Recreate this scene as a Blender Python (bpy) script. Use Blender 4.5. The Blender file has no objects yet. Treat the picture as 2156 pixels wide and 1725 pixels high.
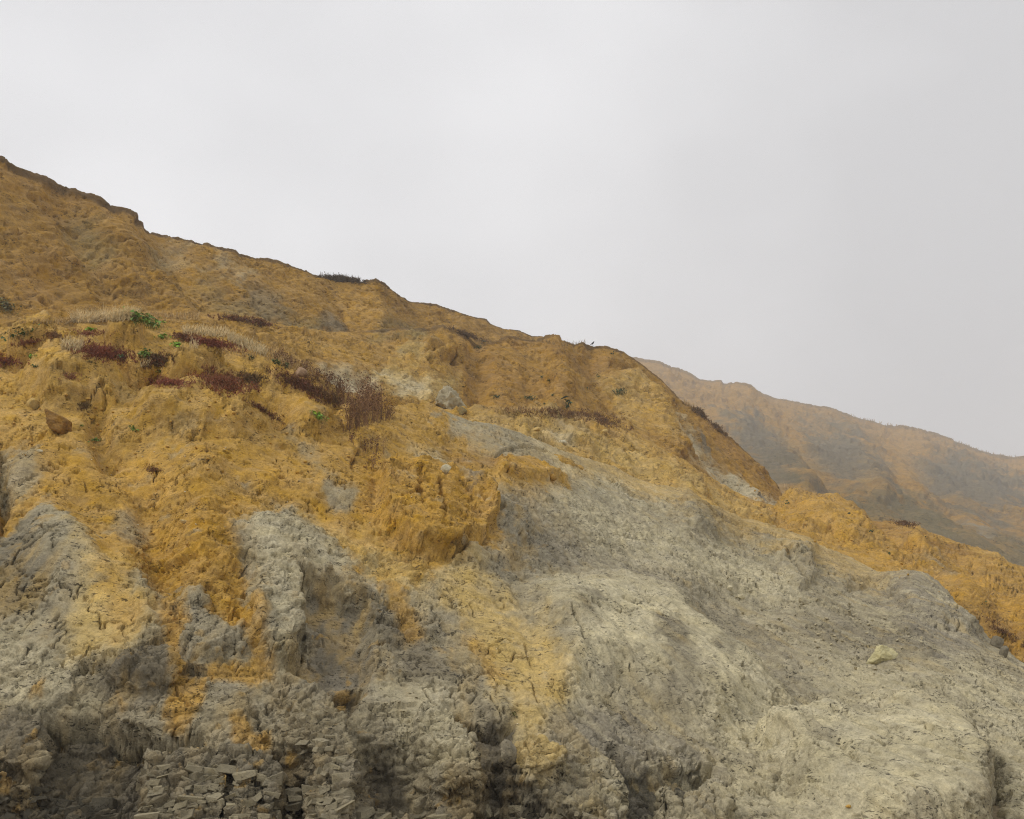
import bpy, math, random
import numpy as np
from concurrent.futures import ThreadPoolExecutor
from mathutils import Vector, Matrix

random.seed(7)
RNG = np.random.default_rng(11)
scene = bpy.context.scene
col = scene.collection

# ------------------------------------------------------------------ camera
PITCH = math.radians(15.0)
EYE = np.array([0.0, 0.0, 1.6])
FPX, CX, CY = 2071.0, 1078.0, 862.5          # focal length and centre of the 2156 x 1725 survey sheet
cam_d = bpy.data.cameras.new('camera')
cam = bpy.data.objects.new('camera', cam_d)
col.objects.link(cam)
cam.location = EYE
cam.rotation_euler = (math.radians(90) + PITCH, 0, 0)
cam_d.sensor_width = 36.0
cam_d.lens = 36.0 * FPX / 2156.0
cam_d.clip_start = 0.1
cam_d.clip_end = 6000.0
scene.camera = cam

# ------------------------------------------------------------------ sky and sun
SUN_EL, SUN_AZ = math.radians(47), math.radians(-104)      # behind the overcast, to the left
world = bpy.data.worlds.new('World')
scene.world = world
world.use_nodes = True
wn, wl = world.node_tree.nodes, world.node_tree.links
wn.clear()
w_out = wn.new('ShaderNodeOutputWorld')
w_bg = wn.new('ShaderNodeBackground')
w_sky = wn.new('ShaderNodeTexSky')
w_sky.sky_type = 'NISHITA'
w_sky.sun_disc = False
w_sky.sun_elevation = SUN_EL
w_sky.sun_rotation = SUN_AZ
w_sky.dust_density = 4.0
w_tc = wn.new('ShaderNodeTexCoord')
w_map = wn.new('ShaderNodeMapping')
w_map.inputs['Location'].default_value = (0.35, 0.0, 0.1)
w_map.inputs['Scale'].default_value = (1.5, 1.5, 2.2)
w_no = wn.new('ShaderNodeTexNoise')
w_no.inputs['Scale'].default_value = 1.5
w_no.inputs['Detail'].default_value = 3.0
w_no.inputs['Roughness'].default_value = 0.42
w_cr = wn.new('ShaderNodeValToRGB')
w_cr.color_ramp.elements[0].position = 0.34
w_cr.color_ramp.elements[0].color = (0.745, 0.748, 0.77, 1)
w_cr.color_ramp.elements[1].position = 0.66
w_cr.color_ramp.elements[1].color = (1.0, 1.003, 1.025, 1)
w_sc = wn.new('ShaderNodeVectorMath')
w_sc.operation = 'SCALE'
w_sc.inputs['Scale'].default_value = 0.10
w_mix = wn.new('ShaderNodeMixRGB')
w_mix.inputs['Fac'].default_value = 0.06
wl.new(w_tc.outputs['Generated'], w_map.inputs['Vector'])
wl.new(w_map.outputs['Vector'], w_no.inputs['Vector'])
wl.new(w_no.outputs['Fac'], w_cr.inputs['Fac'])
wl.new(w_sky.outputs['Color'], w_sc.inputs[0])
wl.new(w_cr.outputs['Color'], w_mix.inputs['Color1'])
wl.new(w_sc.outputs['Vector'], w_mix.inputs['Color2'])
# the overcast is a little brighter on the side of the hidden sun
w_dot = wn.new('ShaderNodeVectorMath')
w_dot.operation = 'DOT_PRODUCT'
w_dot.inputs[1].default_value = (math.sin(SUN_AZ), math.cos(SUN_AZ), 0.25)
w_mr = wn.new('ShaderNodeMapRange')
w_mr.inputs['From Min'].default_value = -1.0
w_mr.inputs['From Max'].default_value = 0.3
w_mr.inputs['To Min'].default_value = 0.86
w_mr.inputs['To Max'].default_value = 1.14
w_mul = wn.new('ShaderNodeVectorMath')
w_mul.operation = 'SCALE'
wl.new(w_tc.outputs['Generated'], w_dot.inputs[0])
wl.new(w_dot.outputs['Value'], w_mr.inputs['Value'])
wl.new(w_mix.outputs['Color'], w_mul.inputs[0])
wl.new(w_mr.outputs['Result'], w_mul.inputs['Scale'])
wl.new(w_mul.outputs['Vector'], w_bg.inputs['Color'])
w_bg.inputs['Strength'].default_value = 1.0
wl.new(w_bg.outputs['Background'], w_out.inputs['Surface'])

sun_d = bpy.data.lights.new('sun', 'SUN')
sun_d.energy = 1.5
sun_d.angle = math.radians(11)
sun_d.color = (1.0, 0.955, 0.89)
sun = bpy.data.objects.new('sun', sun_d)
col.objects.link(sun)
sdir = Vector((math.cos(SUN_EL) * math.sin(SUN_AZ), math.cos(SUN_EL) * math.cos(SUN_AZ), math.sin(SUN_EL)))
sun.rotation_euler = sdir.to_track_quat('Z', 'Y').to_euler()
sun.location = sdir * 300

scene.view_settings.view_transform = 'Standard'
scene.view_settings.look = 'None'
scene.view_settings.exposure = 0.0
scene.view_settings.gamma = 1.0
scene.view_settings.use_curve_mapping = False
scene.render.engine = 'CYCLES'
scene.cycles.max_bounces = 6
scene.cycles.diffuse_bounces = 3
scene.cycles.volume_bounces = 1
scene.cycles.use_denoising = True
scene.cycles.denoiser = 'OPENIMAGEDENOISE'
scene.cycles.denoising_input_passes = 'RGB_ALBEDO_NORMAL'
scene.cycles.denoising_prefilter = 'NONE'
scene.cycles.filter_width = 1.15

# ------------------------------------------------------------------ helpers: tags, noise, shapes
def tag(o, label=None, cat=None, group=None, kind=None):
    if label: o['label'] = label
    if cat: o['category'] = cat
    if group: o['group'] = group
    if kind: o['kind'] = kind
    return o

_perm = RNG.permutation(256).astype(np.int32)
PERM = np.concatenate([_perm, _perm, _perm])
_g = RNG.normal(size=(256, 3)).astype(np.float32)
GRAD = _g / np.linalg.norm(_g, axis=1, keepdims=True)
POOL = ThreadPoolExecutor(4)

def _perlin(p):
    pf = np.floor(p)
    i = pf.astype(np.int32) & 255
    f = (p - pf).astype(np.float32)
    u = f * f * f * (f * (f * 6 - 15) + 10)
    x0, y0, z0 = i[:, 0], i[:, 1], i[:, 2]
    fx, fy, fz = f[:, 0], f[:, 1], f[:, 2]
    out = []
    for dx in (0, 1):
        a = PERM[x0 + dx]
        for dy in (0, 1):
            b = PERM[a + y0 + dy]
            for dz in (0, 1):
                g = GRAD[PERM[b + z0 + dz]]
                out.append(g[:, 0] * (fx - dx) + g[:, 1] * (fy - dy) + g[:, 2] * (fz - dz))
    ux, uy, uz = u[:, 0], u[:, 1], u[:, 2]
    l = lambda a, b, t: a + (b - a) * t
    z00, z01 = l(out[0], out[1], uz), l(out[2], out[3], uz)
    z10, z11 = l(out[4], out[5], uz), l(out[6], out[7], uz)
    return l(l(z00, z01, uy), l(z10, z11, uy), ux) * 1.5

def perlin(p):
    p = np.ascontiguousarray(p, dtype=np.float32)
    n = len(p)
    if n < 60000:
        return _perlin(p)
    ch = np.array_split(np.arange(n), max(4, n // 60000))
    return np.concatenate(list(POOL.map(lambda ix: _perlin(p[ix[0]:ix[-1] + 1]), ch)))

def fbm(p, octv=4, gain=0.5, lac=2.07):
    r, a, s = 0, 1.0, 0.0
    q = np.asarray(p, dtype=np.float32)
    for k in range(octv):
        r = r + a * perlin(q + 17.3 * k)
        s += a
        a *= gain
        q = q * lac
    return r / s

def billow(p, octv=3, gain=0.5, lac=2.13):
    """puffy lumps with sharp creases between them, about 0..1"""
    r, a, s = 0, 1.0, 0.0
    q = np.asarray(p, dtype=np.float32)
    for k in range(octv):
        r = r + a * np.abs(perlin(q + 31.7 * k)) * 2
        s += a
        a *= gain
        q = q * lac
    return r / s

def _worley(p):
    pf = np.floor(p)
    i = pf.astype(np.int32)
    f = (p - pf).astype(np.float32)
    f1 = np.full(len(p), 9.0, np.float32)
    f2 = f1.copy()
    cid = np.zeros(len(p), np.int32)
    ox, oy, oz = (np.zeros(len(p), np.float32) for _ in range(3))
    for dx in (-1, 0, 1):
        for dy in (-1, 0, 1):
            for dz in (-1, 0, 1):
                h = PERM[PERM[PERM[(i[:, 0] + dx) & 255] + ((i[:, 1] + dy) & 255)] + ((i[:, 2] + dz) & 255)]
                g = GRAD[h] * 0.42 + 0.5
                d = (g[:, 0] + dx - f[:, 0]) ** 2 + (g[:, 1] + dy - f[:, 1]) ** 2 + (g[:, 2] + dz - f[:, 2]) ** 2
                n = d < f1
                for o3, q3, k3 in ((ox, g[:, 0] + dx - f[:, 0], 0), (oy, g[:, 1] + dy - f[:, 1], 1), (oz, g[:, 2] + dz - f[:, 2], 2)):
                    np.copyto(o3, q3, where=n)
                f2 = np.where(n, f1, np.minimum(f2, d))
                cid = np.where(n, h, cid)
                f1 = np.where(n, d, f1)
    return np.stack([np.sqrt(f1), np.sqrt(f2), cid / 255.0, ox, oy, oz], 1)

def worley(p):
    p = np.ascontiguousarray(p, dtype=np.float32)
    n = len(p)
    if n == 0:
        return np.zeros((0, 6), np.float32)
    ch = np.array_split(np.arange(n), max(1, n // 40000))
    return np.concatenate(list(POOL.map(lambda ix: _worley(p[ix[0]:ix[-1] + 1]), ch)))

def facets(p):
    """broken faces: every cell of the ground is a tilted plane of its own, with a joint round it"""
    w = worley(p)
    g = GRAD[(w[:, 2] * 255).astype(int) * 7 % 256]
    return (w[:, 3] * g[:, 0] + w[:, 4] * g[:, 1] + w[:, 5] * g[:, 2]) + (w[:, 2] - 0.5) * 0.7, np.clip((w[:, 1] - w[:, 0]) / 0.09, 0, 1)

def sstep(a, b, x):
    t = np.clip((x - a) / (b - a), 0, 1)
    return t * t * (3 - 2 * t)

def ground_point(px, py, D):
    """survey sheet point + distance from the camera station -> place in metres"""
    px, py, D = np.broadcast_arrays(np.asarray(px, float), np.asarray(py, float), np.asarray(D, float))
    dy = CY - py
    Yr = FPX * math.cos(PITCH) - dy * math.sin(PITCH)
    Zr = FPX * math.sin(PITCH) + dy * math.cos(PITCH)
    return np.stack([(px - CX) / Yr * D + EYE[0], D + EYE[1], Zr / Yr * D + EYE[2]], -1)

def sheet_xy(P):
    q = P - EYE
    c, s = math.cos(PITCH), math.sin(PITCH)
    fw = q[:, 1] * c + q[:, 2] * s
    up = -q[:, 1] * s + q[:, 2] * c
    return CX + FPX * q[:, 0] / fw, CY - FPX * up / fw, fw

def seg_dist(px, py, pts, closed=False):
    """distance in sheet units from points to a polyline"""
    pts = np.asarray(pts, float)
    if closed:
        pts = np.vstack([pts, pts[:1]])
    d = np.full(px.shape, 1e9, np.float32)
    for (ax, ay), (bx, by) in zip(pts[:-1], pts[1:]):
        ex, ey = bx - ax, by - ay
        t = np.clip(((px - ax) * ex + (py - ay) * ey) / (ex * ex + ey * ey + 1e-9), 0, 1)
        d = np.minimum(d, (px - ax - t * ex) ** 2 + (py - ay - t * ey) ** 2)
    return np.sqrt(d)

def poly_sd(px, py, pts):
    """signed distance, positive inside"""
    pts = np.asarray(pts, float)
    d = seg_dist(px, py, pts, True)
    ins = np.zeros(px.shape, bool)
    n = len(pts)
    for k in range(n):
        (ax, ay), (bx, by) = pts[k], pts[(k + 1) % n]
        if ay == by:
            continue
        c = ((ay > py) != (by > py)) & (px < (bx - ax) * (py - ay) / (by - ay) + ax)
        ins ^= c
    return np.where(ins, d, -d)

def bbox_idx(px, py, pts, m):
    pts = np.asarray(pts, float)
    return np.nonzero((px > pts[:, 0].min() - m) & (px < pts[:, 0].max() + m) &
                      (py > pts[:, 1].min() - m) & (py < pts[:, 1].max() + m))[0]

def mesh_from(name, verts, faces, cols=None, smooth=True, mat=None, parent=None, extra=None):
    """faces: (n,3) or (n,4) int array; cols: per vertex linear rgb"""
    me = bpy.data.meshes.new(name)
    verts = np.asarray(verts, np.float32)
    faces = np.asarray(faces, np.int32)
    k = faces.shape[1]
    me.vertices.add(len(verts))
    me.vertices.foreach_set('co', verts.ravel())
    me.loops.add(faces.size)
    me.loops.foreach_set('vertex_index', faces.ravel())
    me.polygons.add(len(faces))
    me.polygons.foreach_set('loop_start', np.arange(0, faces.size, k, dtype=np.int32))
    me.polygons.foreach_set('use_smooth', np.full(len(faces), smooth, bool))
    me.update(calc_edges=True)
    if cols is not None:
        at = me.color_attributes.new('Col', 'FLOAT_COLOR', 'POINT')
        c4 = np.ones((len(verts), 4), np.float32)
        c4[:, :3] = cols
        at.data.foreach_set('color', c4.ravel())
    for nm, v in (extra or {}).items():
        a = me.attributes.new(nm, 'FLOAT', 'POINT')
        a.data.foreach_set('value', np.asarray(v, np.float32))
    if mat:
        me.materials.append(mat)
    o = bpy.data.objects.new(name, me)
    col.objects.link(o)
    if parent:
        o.parent = parent
    return o

def empty(name, loc):
    o = bpy.data.objects.new(name, None)
    o.empty_display_size = 0.1
    col.objects.link(o)
    o.location = loc
    return o

# ------------------------------------------------------------------ materials
def clay_material(name, k=1.0, bump=0.6, rough=0.93, contrast=1.0, streak=0.0):
    """k scales the grain: 1 = crumbs of a few centimetres"""
    m = bpy.data.materials.new(name)
    m.use_nodes = True
    n, l = m.node_tree.nodes, m.node_tree.links
    b = n['Principled BSDF']
    b.inputs['Roughness'].default_value = rough
    b.inputs['Specular IOR Level'].default_value = 0.18
    at = n.new('ShaderNodeAttribute'); at.attribute_name = 'Col'
    ge = n.new('ShaderNodeNewGeometry')
    def noise(scale, detail, r=0.55, dist=0.0, vec=None):
        t = n.new('ShaderNodeTexNoise')
        t.inputs['Scale'].default_value = scale * k
        t.inputs['Detail'].default_value = detail
        t.inputs['Roughness'].default_value = r
        t.inputs['Distortion'].default_value = dist
        l.new(vec or ge.outputs['Position'], t.inputs['Vector'])
        return t.outputs['Fac']
    def ramp(src, p0, c0, p1, c1):
        r = n.new('ShaderNodeMapRange')
        r.inputs['From Min'].default_value = p0
        r.inputs['From Max'].default_value = p1
        r.inputs['To Min'].default_value = c0
        r.inputs['To Max'].default_value = c1
        l.new(src, r.inputs['Value'])
        return r.outputs['Result']
    def mul(a, c):
        t = n.new('ShaderNodeVectorMath'); t.operation = 'SCALE'
        l.new(a, t.inputs[0]); l.new(c, t.inputs['Scale'])
        return t.outputs['Vector']
    mp = n.new('ShaderNodeMapping')
    mp.inputs['Rotation'].default_value = (0, math.radians(-36), 0)
    mp.inputs['Scale'].default_value = (0.6, 0.8, 1.3)
    l.new(ge.outputs['Position'], mp.inputs['Vector'])
    big = noise(0.9, 5, 0.6)
    mid = noise(6.0, 6, 0.68, 0.6)
    fine = noise(34.0, 5, 0.7)
    fleck = noise(15.0, 5, 0.66, 1.2, mp.outputs['Vector'])
    c = mul(at.outputs['Color'], ramp(big, 0.3, 1 - 0.13 * contrast, 0.7, 1 + 0.12 * contrast))
    c = mul(c, ramp(mid, 0.25, 1 - 0.26 * contrast, 0.72, 1 + 0.20 * contrast))
    c = mul(c, ramp(fine, 0.25, 1 - 0.20 * contrast, 0.75, 1 + 0.18 * contrast))
    # dark flecks in the colour, standing in for tiny shadows between crumbs
    fl = n.new('ShaderNodeMapRange'); fl.inputs['From Min'].default_value = 0.40; fl.inputs['From Max'].default_value = 0.445
    fl.inputs['To Min'].default_value = 1.0; fl.inputs['To Max'].default_value = 0.0
    l.new(fleck, fl.inputs['Value'])
    gt = n.new('ShaderNodeMath'); gt.operation = 'MULTIPLY'
    l.new(fl.outputs['Result'], gt.inputs[0]); l.new(ramp(noise(1.7, 4, 0.6), 0.42, 0.08, 0.58, 1.0), gt.inputs[1])
    c = mul(c, ramp(gt.outputs[0], 0.0, 1.0, 1.0, 1 - 0.55 * contrast))
    # warm / cool drift of the clay
    hs = n.new('ShaderNodeHueSaturation')
    l.new(ramp(noise(2.3, 4), 0.3, 0.92, 0.7, 1.08), hs.inputs['Saturation'])
    l.new(c, hs.inputs['Color'])
    l.new(hs.outputs['Color'], b.inputs['Base Color'])
    bp = n.new('ShaderNodeBump')
    bp.inputs['Strength'].default_value = bump
    bp.inputs['Distance'].default_value = 0.05 / k
    sm = n.new('ShaderNodeMath'); sm.operation = 'MULTIPLY_ADD'
    sm.inputs[1].default_value = 0.5
    l.new(fine, sm.inputs[0]); l.new(mid, sm.inputs[2])
    l.new(sm.outputs[0], bp.inputs['Height'])
    l.new(bp.outputs['Normal'], b.inputs['Normal'])
    return m

def leaf_material(name, rough=0.6, transl=0.15):
    m = bpy.data.materials.new(name)
    m.use_nodes = True
    n, l = m.node_tree.nodes, m.node_tree.links
    b = n['Principled BSDF']
    b.inputs['Roughness'].default_value = rough
    b.inputs['Specular IOR Level'].default_value = 0.25
    at = n.new('ShaderNodeAttribute'); at.attribute_name = 'Col'
    ge = n.new('ShaderNodeNewGeometry')
    t = n.new('ShaderNodeTexNoise'); t.inputs['Scale'].default_value = 18
    l.new(ge.outputs['Position'], t.inputs['Vector'])
    r = n.new('ShaderNodeMapRange')
    r.inputs['From Min'].default_value = .3; r.inputs['From Max'].default_value = .7
    r.inputs['To Min'].default_value = .7; r.inputs['To Max'].default_value = 1.25
    l.new(t.outputs['Fac'], r.inputs['Value'])
    s = n.new('ShaderNodeVectorMath'); s.operation = 'SCALE'
    l.new(at.outputs['Color'], s.inputs[0]); l.new(r.outputs['Result'], s.inputs['Scale'])
    l.new(s.outputs['Vector'], b.inputs['Base Color'])
    return m

M_NEAR = clay_material('clay_near', 1.0, 1.0, contrast=1.4)
M_MID = clay_material('clay_mid', 0.5, 1.0, contrast=1.35)
M_UP = clay_material('clay_upper', 0.5, 1.0, contrast=1.35)
M_FAR = clay_material('clay_far', 0.10, 1.0, contrast=1.3)
M_ROCK = clay_material('stone', 2.2, 0.6)
M_LEAF = leaf_material('leaf')
M_STRAW = leaf_material('straw', 0.8)
M_FEATHER = leaf_material('feather', 0.5)

def lin(r, g, b):
    f = lambda c: c / 12.92 if c <= 0.04045 else ((c + 0.055) / 1.055) ** 2.4
    return np.array([f(r / 255), f(g / 255), f(b / 255)], np.float32)

YE = lin(190, 152, 78)      # tan ochre clay
OC = lin(190, 149, 70)      # strong ochre
PY = lin(202, 175, 112)     # pale yellow clay
UP = lin(166, 129, 62)      # weathered ochre of the upper cliff
GR = lin(166, 155, 126)     # grey clay
PG = lin(200, 189, 154)     # dry pale grey clay
LG = lin(148, 140, 122)     # blue grey clay
DG = lin(84, 79, 66)        # damp dark clay, with shade of the hollows partly in the tone
MG = lin(122, 114, 95)     # half damp grey
SO = lin(92, 72, 46)        # top soil
WH = lin(206, 196, 164)     # whitish marl
BR = lin(150, 112, 56)       # brown, iron stained
OL = lin(134, 122, 84)      # olive grey

# ------------------------------------------------------------------ terrain builder
ALL = []      # every terrain grid, for standing things on it

def grid_faces(R, C):
    a = np.arange(R * C, dtype=np.int32).reshape(R, C)
    return np.stack([a[:-1, :-1], a[:-1, 1:], a[1:, 1:], a[1:, :-1]], -1).reshape(-1, 4)

def grid_normals(P):
    du = np.gradient(P, axis=1)
    dv = np.gradient(P, axis=0)
    n = np.cross(du, dv)
    n /= np.linalg.norm(n, axis=2, keepdims=True) + 1e-9
    return n

def blur_rows(A, k):
    for _ in range(k):
        A[1:-1] = (A[:-2] + 2 * A[1:-1] + A[2:]) / 4
        A[:, 1:-1] = (A[:, :-2] + 2 * A[:, 1:-1] + A[:, 2:]) / 4
    return A

def curve(pts):
    xs, ys = zip(*pts)
    return lambda x: np.interp(x, xs, ys)

def terrain(name, x0, x1, step, rows, top, bot, dtop, dbot, power, back, skirt, mat, paint, shape, relief):
    X = np.arange(x0, x1 + step, step)
    v = np.linspace(0, 1, rows)
    yb, yt, Db, Dt = bot(X), top(X), dbot(X), dtop(X)
    PX = np.repeat(X[None], rows, 0)
    # small steps of the crest line belong to the crest only, not to the whole face below it
    kk = np.exp(-np.linspace(-2, 2, int(200 / step) | 1) ** 2); kk /= kk.sum()
    ys = np.convolve(np.pad(yt, len(kk) // 2, mode='edge'), kk, 'valid')
    PY = yb[None] + (ys - yb)[None] * v[:, None] + (yt - ys)[None] * (v[:, None] ** 9)
    s = v[:, None] ** power
    DD = Db[None] * (Dt / Db)[None] ** s
    P = ground_point(PX, PY, DD)
    V = np.repeat(v[:, None], len(X), 1)
    # the ground goes on behind the crest and below the visible foot
    crest = P[-1]
    dirs = np.stack([(crest[:, 0]) / crest[:, 1], np.ones(len(X)), np.zeros(len(X))], -1)
    extra = [crest + dirs * d + np.array([0, 0, z]) for d, z in back]
    low = [P[0] + np.array([0, -f, -z]) for f, z in skirt][::-1]
    P = np.concatenate([np.array(low)] + [P] + [np.array(extra)]) if low else np.concatenate([P, np.array(extra)])
    nl, nb = len(low), len(back)
    PX = np.repeat(X[None], len(P), 0)
    PY = np.concatenate([np.repeat(PY[:1], nl, 0), PY, np.repeat(PY[-1:], nb, 0)])
    V = np.concatenate([np.zeros((nl, len(X))), V, np.ones((nb, len(X)))])
    R, C = P.shape[:2]
    N = blur_rows(grid_normals(P), 6)
    N /= np.linalg.norm(N, axis=2, keepdims=True)
    flat = lambda A: A.reshape(R * C, *A.shape[2:])
    px, py, vv, p, nn = flat(PX), flat(PY), flat(V), flat(P), flat(N)
    # big modelled forms
    p32 = p.astype(np.float32)
    w1 = fbm(p32 / relief['warp'], 4, 0.55)
    w2 = fbm(p32 / (relief['warp'] * 0.3) + 40, 3, 0.55)
    w3 = fbm(p32 / (relief['warp'] * 0.1) + 80, 3, 0.6)
    wob = (w1 * 1.0 + w2 * 0.6 + w3 * 0.4)
    stk = fbm(np.stack([p32[:, 0] / (relief['warp'] * 0.22), p32[:, 1] / (relief['warp'] * 1.3), p32[:, 2] / (relief['warp'] * 1.1)], 1) + 61, 4, 0.6)
    h = np.zeros(len(p), np.float32)
    for kind, pts, r, amp in shape:
        ix = bbox_idx(px, py, pts, r * 2.5 + 20)
        if not len(ix):
            continue
        wx, wy = px[ix] + wob[ix] * min(14, r), py[ix] + w2[ix] * min(12, r)
        if kind == 'line':
            d = seg_dist(wx, wy, pts)
            h[ix] += amp * np.exp(-(d / r) ** 2)
        elif kind == 'crack':
            d = seg_dist(px[ix] + wob[ix] * 9, py[ix] + w2[ix] * 7, pts)
            h[ix] -= amp * np.clip(1 - d / r, 0, 1)
        else:                                           # raised (or sunk) patch with a soft edge
            d = poly_sd(wx, wy, pts)
            h[ix] += amp * sstep(-r, r, d)
    p = p + nn * h[:, None]
    # natural relief, damped at the surveyed crest so that its outline holds
    edge = 1 - 0.9 * sstep(0.82, 0.98, vv)
    hb = relief['big'](p.astype(np.float32), px, py, wob)
    p = p + nn * (hb * edge)[:, None]
    N2 = blur_rows(grid_normals(p.reshape(R, C, 3)), 2).reshape(-1, 3)
    N2 /= np.linalg.norm(N2, axis=1, keepdims=True) + 1e-9
    hf = relief['fine'](p.astype(np.float32), px, py, wob)
    p = p + N2 * (hf * (1 - 0.55 * sstep(0.95, 1.0, vv)))[:, None]
    # kinds of clay
    base, patches = paint
    c = np.repeat(base[None], len(p), 0).astype(np.float32)
    for cl, alpha, soft, amp, pts in patches:
        ix = bbox_idx(px, py, pts, amp * 1.6 + soft)
        if not len(ix):
            continue
        d = poly_sd(px[ix], py[ix], pts) + (wob[ix] * 0.6 + stk[ix] * 0.9) * amp * 2.6
        w = (alpha * sstep(-soft * relief['soft'], soft * relief['soft'], d))[:, None]
        c[ix] = c[ix] * (1 - w) + cl[None] * w
    if 'tint' in relief:
        c = relief['tint'](c, p.astype(np.float32), px, py, vv, wob)
    ob = mesh_from(name, p, grid_faces(R, C), c, True, mat)
    ALL.append((p, N2, name))
    return ob

# ---- 1. the slumped clay slope in front -------------------------------------------------
A_TOP = curve([(-260, 660), (-60, 690), (0, 690), (60, 684), (110, 690), (163, 677), (215, 686), (268, 676), (340, 688), (408, 698), (510, 712),
               (561, 736), (595, 757), (663, 785), (733, 830), (800, 858), (860, 848), (905, 852), (930, 862), (985, 884), (1040, 892), (1100, 912),
               (1200, 955), (1294, 983), (1334, 1005), (1374, 1019), (1426, 1027), (1446, 1025), (1474, 1047), (1514, 1083), (1542, 1099),
               (1558, 1109), (1606, 1111), (1654, 1127), (1734, 1151), (1794, 1175), (1850, 1205), (1870, 1211), (1900, 1208), (1926, 1207),
               (1945, 1225), (1958, 1239), (1994, 1267), (2034, 1283), (2054, 1307), (2082, 1343), (2118, 1367), (2156, 1399), (2460, 1640)])
A_DTOP = curve([(-260, 23), (0, 24), (340, 25), (510, 26), (663, 26), (733, 26), (850, 28), (950, 30), (1040, 31), (1200, 33), (1294, 35),
                (1450, 36), (1600, 37), (1800, 36), (1926, 33), (2054, 29), (2156, 26), (2460, 21)])
A_BOT = curve([(-260, 1850), (2460, 1850)])
A_DBOT = curve([(-260, 10.2), (0, 10.4), (640, 10.8), (1000, 10.6), (1500, 11.2), (2156, 11.6), (2460, 11.8)])

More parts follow.
